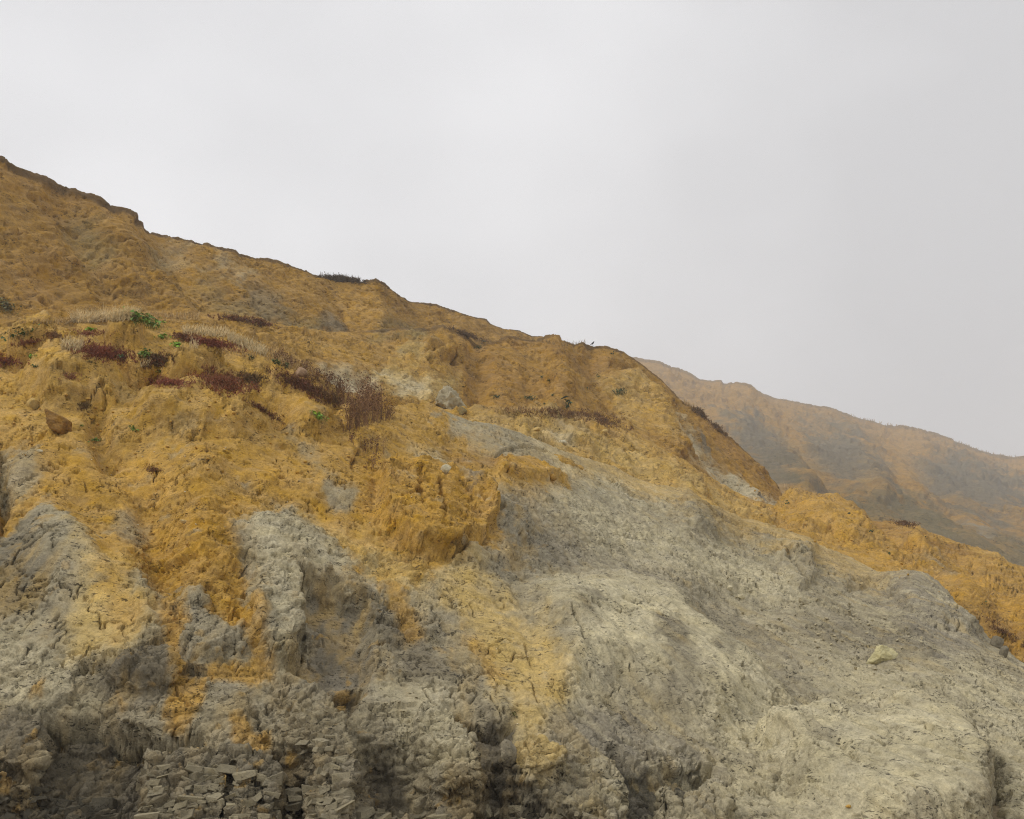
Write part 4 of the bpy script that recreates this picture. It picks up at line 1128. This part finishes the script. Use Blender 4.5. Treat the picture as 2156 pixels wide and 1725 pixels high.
rs = np.random.default_rng(5)
YCL = shared_shapes(6, YE * 1.02, OC, (1, .9, .7), 100)
GCL = shared_shapes(6, GR, PG, (1, .9, .65), 200)
WCH = shared_shapes(4, lin(226, 214, 186), WH, (1, .8, .5), 300)
BLK = shared_shapes(10, GR * 0.72, MG, (1.25, 1.0, 0.62), 400, 2, 9, 0.05, 'clay_block')
BLD = shared_shapes(4, DG * 1.25, MG * 0.8, (1.25, 1.0, 0.62), 450, 2, 9, 0.05, 'clay_block')
scatter('clay_clod', YCL, inside([(10, 790), (560, 860), (720, 920), (880, 960), (760, 1000), (300, 1000), (10, 960)], 90, rs), 4, 11, rs,
        'small crumbly clod lying on the upper yellow slope', 'clod', 'loose clods on the yellow slope')
scatter('clay_clod', YCL, inside([(320, 1040), (520, 1050), (490, 1180), (530, 1300), (400, 1250), (320, 1200)], 50, rs), 3, 8, rs,
        'small ochre crumb on the narrow ochre fan between grey buttresses', 'clod', 'crumbs on the ochre fan')
scatter('clay_clod', YCL, inside([(1120, 900), (1330, 930), (1620, 1100), (2100, 1320), (2140, 1240), (1700, 1060), (1400, 960)], 60, rs), 3, 8, rs,
        'small clod on the ochre ground behind the grey tongue', 'clod', 'clods behind the grey tongue')
scatter('clay_lump', GCL, inside([(1450, 1200), (1640, 1200), (1780, 1260), (1960, 1340), (1900, 1440), (1700, 1380), (1560, 1300)], 80, rs), 4, 11, rs,
        'grey clay lump in the scree across the grey tongue', 'clod', 'lumps in the grey scree')
scatter('clay_lump', GCL, inside([(760, 1450), (940, 1440), (960, 1500), (880, 1560), (780, 1520)], 18, rs), 4, 10, rs,
        'grey clay lump fallen above the damp gully', 'clod', 'lumps above the damp gully')
scatter('white_pebble', WCH, inside([(60, 930), (700, 940), (900, 1000), (900, 1180), (640, 1080), (300, 1150), (60, 1080)], 26, rs), 3, 5.5, rs,
        'tiny white shell chip on the yellow clay', 'pebble', 'white chips on the yellow clay')
scatter('white_pebble', WCH, inside([(930, 1200), (1150, 1350), (1180, 1480), (1080, 1620), (1000, 1400)], 12, rs), 3, 5.0, rs,
        'tiny white chip on the pale yellow streak', 'pebble', 'white chips on the yellow streak')
# bedded, jointed clay at the toe: each block is a piece of the slope itself, laid in broken courses
def courses(region, meshes, hmin, hmax, fill, rs, dip=0.0):
    pts = np.asarray(region, float)
    y = pts[:, 1].min()
    while y < pts[:, 1].max():
        h = rs.uniform(hmin, hmax)
        x = pts[:, 0].min() + rs.uniform(0, 20)
        while x < pts[:, 0].max():
            h2 = h * rs.uniform(0.6, 1.45)
            w = h2 * rs.uniform(0.9, 2.6)
            cx, cy = x + w / 2, y + h / 2 + (x - pts[0, 0]) * dip + 6 * math.sin(x * 0.021 + y) + rs.normal() * 3.5
            x += w * rs.uniform(1.0, 1.12)
            if rs.uniform() > fill or poly_sd(np.array([cx]), np.array([cy]), pts)[0] < 2:
                continue
            pos, nr = on_ground(cx, cy)
            m = metres(1, pos)
            o = bpy.data.objects.new('clay_block', meshes[rs.integers(len(meshes))])
            col.objects.link(o)
            d = w * rs.uniform(.8, 1.2)
            o.scale = (w * m / 1.25, d * m, h2 * m / 0.62)
            f = Vector((nr[0] * 0.8, nr[1], 0)).normalized()
            o.location = Vector(pos) - f * d * m * (0.5 - rs.uniform(-0.08, 0.09))
            o.rotation_euler = (rs.uniform(-.10, .10) - 0.12, rs.normal() * .22, math.atan2(f.y, f.x) + math.pi / 2 + rs.normal() * .28)
            o.parent = clay_slope
        y += h * 0.96
courses([(285, 1612), (420, 1606), (560, 1618), (600, 1664), (650, 1655), (745, 1648), (752, 1735), (280, 1735)], BLK, 8, 14, 0.62, rs)
courses([(650, 1530), (700, 1540), (742, 1640), (650, 1650), (610, 1590)], BLK, 8, 13, 0.55, rs)
courses([(-10, 1672), (120, 1660), (240, 1690), (240, 1735), (-10, 1735)], BLD, 9, 15, 0.5, rs)
courses([(1000, 1704), (1240, 1704), (1250, 1735), (1000, 1735)], BLK, 8, 13, 0.55, rs)
courses([(760, 1700), (930, 1706), (990, 1735), (760, 1735)], BLK, 8, 13, 0.6, rs)

# ------------------------------------------------------------------ plants
def basis(n):
    n = n / np.linalg.norm(n)
    a = np.cross(n, [0, 1, 0.3]); a /= np.linalg.norm(a)
    return a, np.cross(a, n), n

def blades(roots, dirs, lens, widths, cols, rs, segs=2, bend=0.25):
    """tapered blades, one strip each, bent over a little"""
    n = len(roots)
    side = np.cross(dirs, rs.normal(size=(n, 3))); side /= np.linalg.norm(side, axis=1, keepdims=True) + 1e-9
    droop = rs.normal(size=(n, 3)) * bend; droop[:, 2] -= bend * 0.6
    V, F, C = [], [], []
    for k in range(segs + 1):
        t = k / segs
        c = roots + dirs * (lens * t)[:, None] + droop * (lens * t * t)[:, None]
        w = (widths * (1 - t * 0.85))[:, None] * side * 0.5
        V += [c - w, c + w]
        C += [cols * (0.8 + 0.3 * t)] * 2
    V = np.stack(V, 1).reshape(-1, 3); C = np.stack(C, 1).reshape(-1, 3)
    b = np.arange(n)[:, None] * (2 * segs + 2)
    F = np.concatenate([b + np.array([[2 * k, 2 * k + 1, 2 * k + 3, 2 * k + 2]]) for k in range(segs)])
    return V, F, C

def leaves(cent, nrm, size, cols, rs):
    """broad pointed leaves folded on the midrib: 4 triangles as two quads"""
    n = len(cent)
    a = np.cross(nrm, rs.normal(size=(n, 3))); a /= np.linalg.norm(a, axis=1, keepdims=True) + 1e-9
    b = np.cross(nrm, a)
    s = size[:, None]
    base, tip = cent - a * s * 0.5, cent + a * s * 0.55 - nrm * s * 0.12
    l = cent + b * s * 0.42 + nrm * s * 0.10 - a * s * 0.1
    r = cent - b * s * 0.42 + nrm * s * 0.10 - a * s * 0.1
    V = np.stack([base, l, tip, r], 1).reshape(-1, 3)
    k = np.arange(n)[:, None] * 4
    F = np.concatenate([k + np.array([[0, 2, 1]]), k + np.array([[0, 3, 2]])])
    return V, F, np.repeat(cols, 4, 0)

GREEN = lin(104, 130, 46); DGREEN = lin(66, 88, 42); OLIVE = lin(104, 100, 54); BGREEN = lin(126, 162, 50)
REDS = [lin(146, 84, 62), lin(162, 104, 82), lin(124, 76, 56), lin(142, 102, 66)]
STRAW = lin(230, 208, 160); DSTRAW = lin(196, 166, 114); WEED = lin(128, 96, 66)

def footprint(x, y, wpx, hpx, n, rs, tilt=0.0):
    """points on the ground under an oval patch"""
    out, nn = [], []
    for _ in range(n):
        r, a = min(1.35, abs(rs.normal()) * 0.70), rs.uniform(0, 6.283)
        dx, dy = r * math.cos(a) * wpx / 2, r * math.sin(a) * hpx / 2
        p, m = on_ground(x + dx, y + dy + dx * tilt)
        out.append(p); nn.append(m)
    return np.array(out), np.array(nn)

def leafy_plant(x, y, wpx, hpx, cl, label, n=60, leaf=6.0, tilt=0.0, group=None, name='leafy_plant', cat='plant', seed=0):
    rs = np.random.default_rng(1000 + seed)
    pos, nr = on_ground(x, y)
    root = empty(name, pos)
    tag(root, label, cat, group)
    roots, nn = footprint(x, y, wpx * 0.9, hpx * 0.6, n, rs, tilt)
    m = metres(1, pos)
    up = np.stack([rs.normal(size=n) * .5, rs.normal(size=n) * .5 - .35, np.abs(rs.normal(size=n)) * .5 + .7], 1)
    up /= np.linalg.norm(up, axis=1, keepdims=True)
    ln = rs.uniform(0.25, 0.75, n) * hpx * m * 0.75
    cent = roots + up * ln[:, None]
    nrm = up + rs.normal(size=(n, 3)) * .35; nrm /= np.linalg.norm(nrm, axis=1, keepdims=True)
    cols = np.asarray(cl)[None] * rs.uniform(.6, 1.35, (n, 1)) * (1 + rs.normal(size=(n, 3)) * .06)
    V, F, C = leaves(cent - pos, nrm, rs.uniform(.65, 1.3, n) * leaf * m, cols, rs)
    tag(mesh_from('foliage', V, F, C, False, M_LEAF, root), kind='stuff')
    V, F, C = blades(roots - pos, up, ln, np.full(n, 0.9 * m), np.repeat(cl[None] * 0.8, n, 0), rs, 1, 0.0)
    tag(mesh_from('stems', V, F, C, False, M_LEAF, root), kind='stuff')
    return root

P = leafy_plant
P(306, 682, 80, 34, GREEN, 'broad green leafy plant at the end of the tall dry grass', 150, 8, .28, seed=1)
P(46, 710, 62, 30, DGREEN, 'dark green leafy plant draped over a clay mound at the bench edge', 130, 8, -.18, seed=2)
P(192, 695, 24, 11, BGREEN, 'small bright green plant below the tall dry grass', 36, 6, seed=3)
P(343, 712, 32, 13, BGREEN, 'bright green plant sprawling above the round green tuft', 44, 6, seed=4)
P(372, 729, 24, 20, BGREEN, 'round bright green tuft beside the red shrub mat', 50, 7, seed=5)
P(306, 750, 28, 26, GREEN, 'green big leaved plant in the hollow between red and olive shrubs', 56, 8, seed=6)
P(257, 756, 24, 18, DGREEN, 'dark green plant at the foot of the deep red shrub', 40, 7, seed=7)
P(62, 753, 26, 13, BGREEN, 'low bright green plant in the reddish hollow', 40, 5, seed=8)
P(74, 774, 15, 10, DGREEN, 'small dark plant on the yellow mound below the low bright green one', 22, 5, seed=9)
P(194, 763, 20, 9, OLIVE, 'small olive plant on the crest of the yellow mound', 24, 5, seed=10)
P(337, 784, 14, 9, GREEN, 'little green plant above the crimson shrub mat', 22, 5, seed=11)
P(280, 906, 22, 13, GREEN, 'green tuft on open yellow clay right of the rust brown slab', 40, 5, .25, seed=12)
P(200, 929, 32, 9, GREEN, 'low spreading green plant just below the rust brown slab', 44, 5, -.1, seed=13)
P(173, 898, 9, 7, GREEN, 'tiny green sprig beside the rust brown slab', 12, 4, seed=14)
P(12, 652, 46, 36, OLIVE, 'olive bush at the foot of the upper cliff', 150, 6, .4, seed=15)
P(673, 883, 30, 24, BGREEN, 'vivid green broad leaved plant left of the tall brown weeds', 60, 8, .5, seed=16)
P(583, 766, 22, 16, DGREEN, 'dark green plant among the brown weeds near the pinkish stone', 40, 6, .3, seed=17)
P(530, 756, 16, 10, OLIVE, 'small olive plant at the end of the dry grass', 24, 5, seed=18)
P(603, 772, 14, 18, DGREEN, 'narrow dark green plant just above the pinkish stone', 34, 5, seed=19)
P(1307, 829, 30, 17, lin(70, 84, 40), 'dark olive bush on the bare shoulder of the bluff', 90, 4, seed=20)
P(1046, 838, 16, 9, DGREEN, 'dark green tuft at the left end of the grassy ledge', 28, 4, seed=21)
P(1114, 840, 28, 10, DGREEN, 'wide green patch on the grassy ledge of the bluff', 50, 4, seed=22)
P(1082, 1506, 16, 10, OLIVE, 'small green tuft at the lip of the dark damp gully', 26, 4, seed=23)
P(1005, 733, 13, 8, DGREEN, 'dark green tuft under the crest of the bluff', 24, 4, seed=24)
SM = 'small green tuft growing on the ochre bluff face'
for k, (x, y, w, h) in enumerate([(1018, 722, 9, 7), (1156, 805, 10, 10), (1165, 834, 9, 9), (1192, 857, 12, 8), (1148, 851, 8, 6), (1260, 793, 10, 7),
                                  (1290, 745, 7, 5), (1140, 795, 6, 5), (1238, 818, 6, 5)]):
    P(x, y, w, h, DGREEN, SM, 16, 3.5, 0, 'small tufts on the bluff', 'green_tuft', 'plant', 40 + k)
SM = 'small dark green tuft on the ochre slope below the far cliff'
for k, (x, y, w, h) in enumerate([(1790, 1098, 9, 7), (1836, 1120, 14, 7), (1872, 1166, 9, 8), (1658, 1059, 10, 6), (1950, 1133, 12, 6), (1790, 1082, 7, 5), (2074, 1272, 8, 6)]):
    P(x, y, w, h, DGREEN, SM, 18, 3.5, 0, 'tufts on the ochre slope', 'green_tuft', 'plant', 60 + k)

def twiggy_shrub(x, y, wpx, hpx, cl, label, n=900, tilt=0.0, height=10.0, group=None, name='red_shrub', cat='shrub', seed=0, cl2=None):
    rs = np.random.default_rng(2000 + seed)
    pos, nr = on_ground(x, y)
    root = empty(name, pos); tag(root, label, cat, group)
    m = metres(1, pos)
    n = int(n * 1.7)
    k = max(30, n // 6)
    cr, cn = footprint(x, y, wpx, hpx, k, rs, tilt)
    ix = rs.integers(0, k, n)
    roots = cr[ix] + rs.normal(size=(n, 3)) * 2.0 * m
    up = np.stack([rs.normal(size=n) * .65, rs.normal(size=n) * .65 - .2, np.abs(rs.normal(size=n)) * .4 + .8], 1)
    up /= np.linalg.norm(up, axis=1, keepdims=True)
    vary = rs.uniform(size=(k, 1))[ix]
    cols = (np.asarray(cl)[None] * (1 - vary) + np.asarray(cl if cl2 is None else cl2)[None] * vary) * rs.uniform(.6, 1.35, (n, 1))
    ln = rs.uniform(.3, 1.0, n) * height * m * rs.uniform(.6, 1.2, k)[ix]
    V, F, C = blades(roots - pos, up, ln, rs.uniform(1.0, 2.0, n) * m, cols, rs, 2, .25)
    tag(mesh_from('twigs', V, F, C, False, M_STRAW, root), kind='stuff')
    nb = n // 2
    j = rs.integers(0, n, nb)
    t = rs.uniform(.5, 1.0, (nb, 1))
    V, F, C = leaves(roots[j] + up[j] * ln[j][:, None] * t - pos, up[j] + rs.normal(size=(nb, 3)) * .6, rs.uniform(1.2, 2.6, nb) * m, cols[j] * 1.1, rs)
    tag(mesh_from('leaflets', V, F, C, False, M_STRAW, root), kind='stuff')
    return root

S = twiggy_shrub
R0, R1, R2, R3 = REDS
BRN = lin(124, 94, 62)
S(222, 745, 112, 30, R0, 'deep red shrub filling the hollow between yellow mounds', 2600, .14, 13, seed=1, cl2=R2)
S(334, 762, 58, 22, lin(96, 88, 52), 'olive brown shrub right of the deep red one', 1200, -.1, 13, seed=2, cl2=R2)
S(185, 703, 90, 10, R1, 'thin pinkish mat of stems below the tall dry grass', 700, 0, 6, seed=3, cl2=R3)
S(115, 708, 40, 14, R3, 'brown red tangle behind the pointed yellow mound', 500, .1, 9, seed=30, cl2=BRN)
S(20, 762, 62, 20, R1, 'dusky pink mat in the hollow at the bench edge', 800, .1, 7, seed=4, cl2=R0)
S(60, 722, 60, 8, R0, 'reddish stems under the dark green draped plant', 400, -.15, 7, seed=5, cl2=R3)
S(355, 806, 74, 18, R1, 'crimson mat of low stems left of the large red shrub', 1400, .08, 8, seed=6, cl2=R0)
S(470, 806, 110, 40, R0, 'large red shrub patch sprawling across the clay rib', 3200, .22, 14, seed=7, cl2=R3)
S(530, 800, 52, 24, lin(110, 90, 52), 'olive brown shrub behind the large red patch', 1100, .12, 12, seed=8, cl2=BRN)
S(445, 724, 110, 16, R0, 'long red shrub strip below the bleached grass', 2000, .2, 10, seed=9, cl2=R2)
S(388, 712, 40, 12, R2, 'dark red clump beside the round bright green tuft', 700, .2, 9, seed=31, cl2=BRN)
S(640, 815, 112, 30, R2, 'dark maroon shrub on the steep rib by the pinkish stone', 2400, .42, 13, seed=10, cl2=BRN)
S(690, 838, 50, 24, lin(140, 108, 72), 'tan shrub at the lower end of the dark maroon one', 900, .3, 11, seed=11, cl2=BRN)
S(556, 866, 66, 8, R2, 'thin dark strip of stems down a crack in the yellow clay', 700, .62, 8, seed=12, cl2=BRN)
S(320, 990, 44, 12, BRN, 'low brown wisp on the yellow slope under the green tuft', 240, .2, 6, seed=13, cl2=R3)
S(178, 858, 24, 16, lin(110, 92, 50), 'small olive wisp right of the rounded yellow stone', 260, 0, 8, seed=14, cl2=BRN)
S(150, 795, 40, 14, R3, 'faint pink brown mat on the flank of the yellow mound', 240, 0, 5, seed=15, cl2=R1)
S(720, 588, 74, 8, lin(84, 72, 54), 'dark bush on the skyline of the upper cliff', 2200, .12, 10, seed=16, cl2=lin(100, 84, 64), name='skyline_bush', cat='bush')
S(1475, 870, 34, 12, lin(96, 74, 40), 'brown scrub on the edge of the bluff against the far cliff', 600, .75, 8, seed=17, cl2=BRN)
S(1510, 902, 30, 12, lin(104, 78, 44), 'brown scrub lower on the bluff edge above its pale streak', 500, .75, 8, seed=18, cl2=BRN)
S(985, 706, 60, 8, lin(96, 76, 44), 'dark scrub along the crest of the bluff left of the dip', 700, .35, 7, seed=19, cl2=BRN)
S(1200, 873, 200, 16, lin(136, 100, 58), 'brown dead scrub on the grassy ledge of the bluff', 1600, .05, 7, seed=20, cl2=BRN)
S(1270, 886, 90, 22, lin(126, 92, 54), 'brown dead scrub at the right end of the grassy ledge', 1000, .3, 7, seed=21, cl2=BRN)
S(2110, 1330, 76, 18, lin(110, 74, 40), 'brown scrub on the ochre slope beside the grey tongue', 700, .6, 7, seed=22, cl2=BRN)
S(1905, 1104, 50, 7, lin(110, 80, 50), 'brown scrub along the crest of the ochre slope', 500, .15, 6, seed=23, cl2=BRN)
S(500, 672, 90, 10, lin(104, 82, 52), 'brown scrub along the foot of the upper cliff', 900, .1, 8, seed=24, cl2=R2)
S(550, 682, 60, 12, lin(104, 84, 58), 'second clump of brown scrub along the foot of the upper cliff', 600, .2, 8, seed=25, cl2=R2)

def dead_weed(x, y, hpx, n, label, group, seed, spread=18):
    """tall dead stalks with seed heads"""
    rs = np.random.default_rng(3000 + seed)
    pos, nr = on_ground(x, y)
    root = empty('dead_weed', pos); tag(root, label, 'weed', group)
    m = metres(1, pos)
    roots, _ = footprint(x, y, spread, spread * .6, n, rs)
    up = np.stack([rs.normal(size=n) * .16, rs.normal(size=n) * .16, np.ones(n)], 1); up /= np.linalg.norm(up, axis=1, keepdims=True)
    ln = rs.uniform(.5, 1.1, n) * hpx * m
    cols = WEED[None] * rs.uniform(.7, 1.5, (n, 1))
    V, F, C = blades(roots - pos, up, ln, rs.uniform(.7, 1.2, n) * m, cols, rs, 3, .10)
    tag(mesh_from('stalks', V, F, C, False, M_STRAW, root), kind='stuff')
    nb = n * 9
    j = rs.integers(0, n, nb); t = rs.uniform(.35, 1.05, (nb, 1))
    c = roots[j] + up[j] * ln[j][:, None] * t + rs.normal(size=(nb, 3)) * m * 2.6 - pos
    cc = np.where(rs.uniform(size=(nb, 1)) < .6, lin(98, 66, 44)[None], lin(150, 116, 82)[None]) * rs.uniform(.6, 1.3, (nb, 1))
    V, F, C = leaves(c, rs.normal(size=(nb, 3)), rs.uniform(1.2, 2.8, nb) * m, cc, rs)
    tag(mesh_from('seed_heads', V, F, C, False, M_STRAW, root), kind='stuff')
W_L = 'tall dead brown weed in the stand left of the jagged grey boulder'
for k, (x, y, h, n, s) in enumerate([(735, 905, 80, 46, 26), (752, 900, 105, 60, 28), (770, 893, 100, 60, 28), (788, 888, 85, 50, 26), (806, 884, 60, 40, 24),
                                     (742, 875, 70, 40, 26), (768, 862, 72, 46, 28), (790, 862, 56, 36, 26), (818, 880, 36, 30, 20), (724, 850, 56, 36, 24), (775, 842, 50, 34, 20)]):
    dead_weed(x, y, h, n, W_L, 'stand of tall dead weeds', k, s)
W_L = 'lilac brown dead weed on the whitish clay above the dark maroon shrub'
for k, (x, y, h, n, s) in enumerate([(665, 800, 30, 40, 34), (690, 812, 34, 44, 34), (712, 826, 36, 44, 30), (640, 784, 26, 34, 30), (610, 768, 26, 30, 30), (590, 750, 24, 28, 28)]):
    dead_weed(x, y, h, n, W_L, 'dead weeds on the whitish clay', 20 + k, s)
W_L = 'sparse dead weed on the yellow clay below the tall stand'
for k, (x, y, h, n, s) in enumerate([(770, 950, 40, 16, 30), (795, 955, 46, 16, 30), (785, 985, 36, 12, 26), (742, 935, 24, 10, 22)]):
    dead_weed(x, y, h, n, W_L, 'sparse weeds below the tall stand', 40 + k, s)

def dry_grass(label, strips, seed):
    rs = np.random.default_rng(4000 + seed)
    VV, FF, CC, off = [], [], [], 0
    for x0, y0, x1, y1, thick, h, n, cl in strips:
        t = rs.uniform(size=n)
        roots = np.array([on_ground(x0 + (x1 - x0) * a, y0 + (y1 - y0) * a + rs.uniform(-.5, .5) * thick)[0] for a in t])
        m = roots[:, 1] / FPX
        up = np.stack([rs.normal(size=n) * .22 + .06, rs.normal(size=n) * .22, np.ones(n)], 1); up /= np.linalg.norm(up, axis=1, keepdims=True)
        cols = np.asarray(cl)[None] * rs.uniform(.65, 1.2, (n, 1))
        V, F, C = blades(roots, up, rs.uniform(.45, 1.1, n) * h * m, rs.uniform(1.0, 1.9, n) * m, cols, rs, 2, .22)
        VV.append(V); FF.append(F + off); CC.append(C); off += len(V)
    o = mesh_from('dry_grass', np.concatenate(VV), np.concatenate(FF), np.concatenate(CC), False, M_STRAW)
    return tag(o, label, 'grass', kind='stuff')
dry_grass('bleached dry grass along the foot of the upper cliff', [
    (150, 678, 285, 672, 6, 28, 1500, STRAW), (245, 672, 290, 672, 5, 30, 700, STRAW), (40, 680, 150, 680, 6, 12, 300, DSTRAW),
    (300, 668, 420, 668, 12, 14, 500, DSTRAW)], 1)
dry_grass('bleached dry grass sloping down through the red shrubs', [
    (130, 730, 172, 732, 16, 24, 500, STRAW * .9), (385, 700, 480, 706, 12, 18, 900, STRAW), (480, 712, 560, 745, 16, 20, 900, STRAW * .9), (560, 745, 660, 790, 24, 18, 700, DSTRAW),
    (296, 772, 312, 774, 6, 22, 60, STRAW), (400, 730, 420, 732, 6, 22, 50, STRAW), (450, 740, 540, 750, 10, 12, 260, DSTRAW)], 2)
dry_grass('pale grass on the ledge under the ochre bluff', [
    (1040, 868, 1150, 864, 8, 12, 700, DSTRAW), (1130, 872, 1230, 880, 8, 9, 400, DSTRAW)], 3)
dry_grass('wispy grass on the skyline of the bluff', [
    (1180, 728, 1236, 721, 3, 11, 40, DSTRAW * .6), (1090, 712, 1170, 724, 3, 10, 90, DSTRAW * .6), (1440, 850, 1470, 866, 4, 12, 120, DSTRAW)], 4)
dry_grass('wispy grass along the crest of the far cliff', [
    (1640, 843, 1960, 912, 2, 6, 300, DSTRAW * .8), (1650, 1024, 1760, 1056, 4, 8, 260, DSTRAW), (1880, 895, 2150, 965, 2, 5, 200, DSTRAW * .8)], 5)

# ------------------------------------------------------------------ the bird on the skyline
def bird(x, y):
    pos, nr = on_ground(x, y)
    pos[2] += 0.05
    root = empty('bird', pos)
    tag(root, 'black crow perched upright on the skyline of the ochre bluff', 'bird')
    black = lin(12, 12, 13)
    # spine from tail tip to crown, leaning up to the right: (along, height, half width, half height)
    st = [(-.235, .065, .012, .006), (-.17, .100, .028, .012), (-.11, .135, .040, .030), (-.06, .170, .058, .055), (0, .215, .066, .068),
          (.045, .262, .056, .058), (.072, .300, .040, .042), (.088, .330, .034, .036), (.104, .352, .030, .031), (.122, .360, .018, .020), (.134, .358, .006, .008)]
    K = 14; V = []
    for i, (a, h, w, t) in enumerate(st):
        j, k = max(0, i - 1), min(len(st) - 1, i + 1)
        tx, tz = st[k][0] - st[j][0], st[k][1] - st[j][1]
        L = math.hypot(tx, tz); tx, tz = tx / L, tz / L
        for q in range(K):
            an = 2 * math.pi * q / K
            V.append((a - tz * t * math.sin(an), w * math.cos(an), h + tx * t * math.sin(an)))
    F = [(i * K + q, i * K + (q + 1) % K, (i + 1) * K + (q + 1) % K, (i + 1) * K + q) for i in range(len(st) - 1) for q in range(K)]
    F += [(0, 0, 0, 0)][:0]
    mesh_from('body', V, F, np.repeat(black[None], len(V), 0), True, M_FEATHER, root)
    # bill
    V = [(.128, .008, .362), (.128, -.008, .362), (.128, 0, .346), (.182, 0, .345)]
    mesh_from('bill', V, [(0, 1, 3), (1, 2, 3), (2, 0, 3), (0, 2, 1)], np.repeat(black[None] * .7, 4, 0), False, M_FEATHER, root)
    for s in (-1, 1):
        # folded wing lying on the flank
        W = [(.05, .058, .275), (.0, .072, .250), (-.10, .060, .165), (-.21, .022, .092), (-.10, .058, .125), (.0, .074, .185), (.045, .062, .225)]
        W = [(a, s * b, c) for a, b, c in W]
        inner = [(a, b - s * .02, c) for a, b, c in W]
        V = W + inner
        n = len(W)
        F = [(k, (k + 1) % n, n + (k + 1) % n, n + k) for k in range(n)] + [(0, 1, 5, 6), (1, 2, 4, 5), (2, 3, 4, 4)]
        F = [f if len(set(f)) == 4 else f for f in F[:-1]]
        V2 = V + [W[3]]
        F.append((2, 3, len(V), 4))
        mesh_from('wing', V2, F, np.repeat(black[None] * 1.15, len(V2), 0), False, M_FEATHER, root)
        # leg with three toes
        V, F = [], []
        def bar(a, b, r):
            i = len(V); a, b = Vector(a), Vector(b); d = (b - a).normalized()
            u = d.orthogonal().normalized(); w = d.cross(u)
            for c in (a, b):
                for q in range(4):
                    V.append(tuple(c + (u * math.cos(q * 1.5708) + w * math.sin(q * 1.5708)) * r))
            F.extend((i + q, i + (q + 1) % 4, i + 4 + (q + 1) % 4, i + 4 + q) for q in range(4))
        bar((.0, s * .03, .17), (.012, s * .03, .09), .014); bar((.012, s * .03, .09), (.0, s * .03, .0), .006)
        for t in (-.6, 0, .6):
            bar((0, s * .03, .004), (.045 * math.cos(t), s * .03 + .045 * math.sin(t), -.004), .005)
        bar((0, s * .03, .004), (-.03, s * .03, -.004), .005)
        mesh_from('leg', V, F, np.repeat(black[None], len(V), 0), False, M_FEATHER, root)
    return root
bird(1250, 726)

# ------------------------------------------------------------------ mist
def haze_box():
    x0, x1, y0, y1, z0, z1 = -800, 1200, -60, 1300, -1.3, 260
    V = [(x0, y0, z0), (x1, y0, z0), (x1, y1, z0), (x0, y1, z0), (x0, y0, z1), (x1, y0, z1), (x1, y1, z1), (x0, y1, z1)]
    F = [(3, 2, 1, 0), (4, 5, 6, 7), (0, 1, 5, 4), (1, 2, 6, 5), (2, 3, 7, 6), (3, 0, 4, 7)]
    m = bpy.data.materials.new('haze')
    m.use_nodes = True
    n, l = m.node_tree.nodes, m.node_tree.links
    n.clear()
    out = n.new('ShaderNodeOutputMaterial')
    v = n.new('ShaderNodeVolumePrincipled')
    v.inputs['Color'].default_value = (0.93, 0.93, 0.94, 1)
    v.inputs['Density'].default_value = 0.00095
    v.inputs['Anisotropy'].default_value = 0.0
    l.new(v.outputs['Volume'], out.inputs['Volume'])
    o = mesh_from('haze', V, F, None, False, m)
    return tag(o, 'thin pale sea mist hanging over the cliffs', kind='stuff')
haze_box()
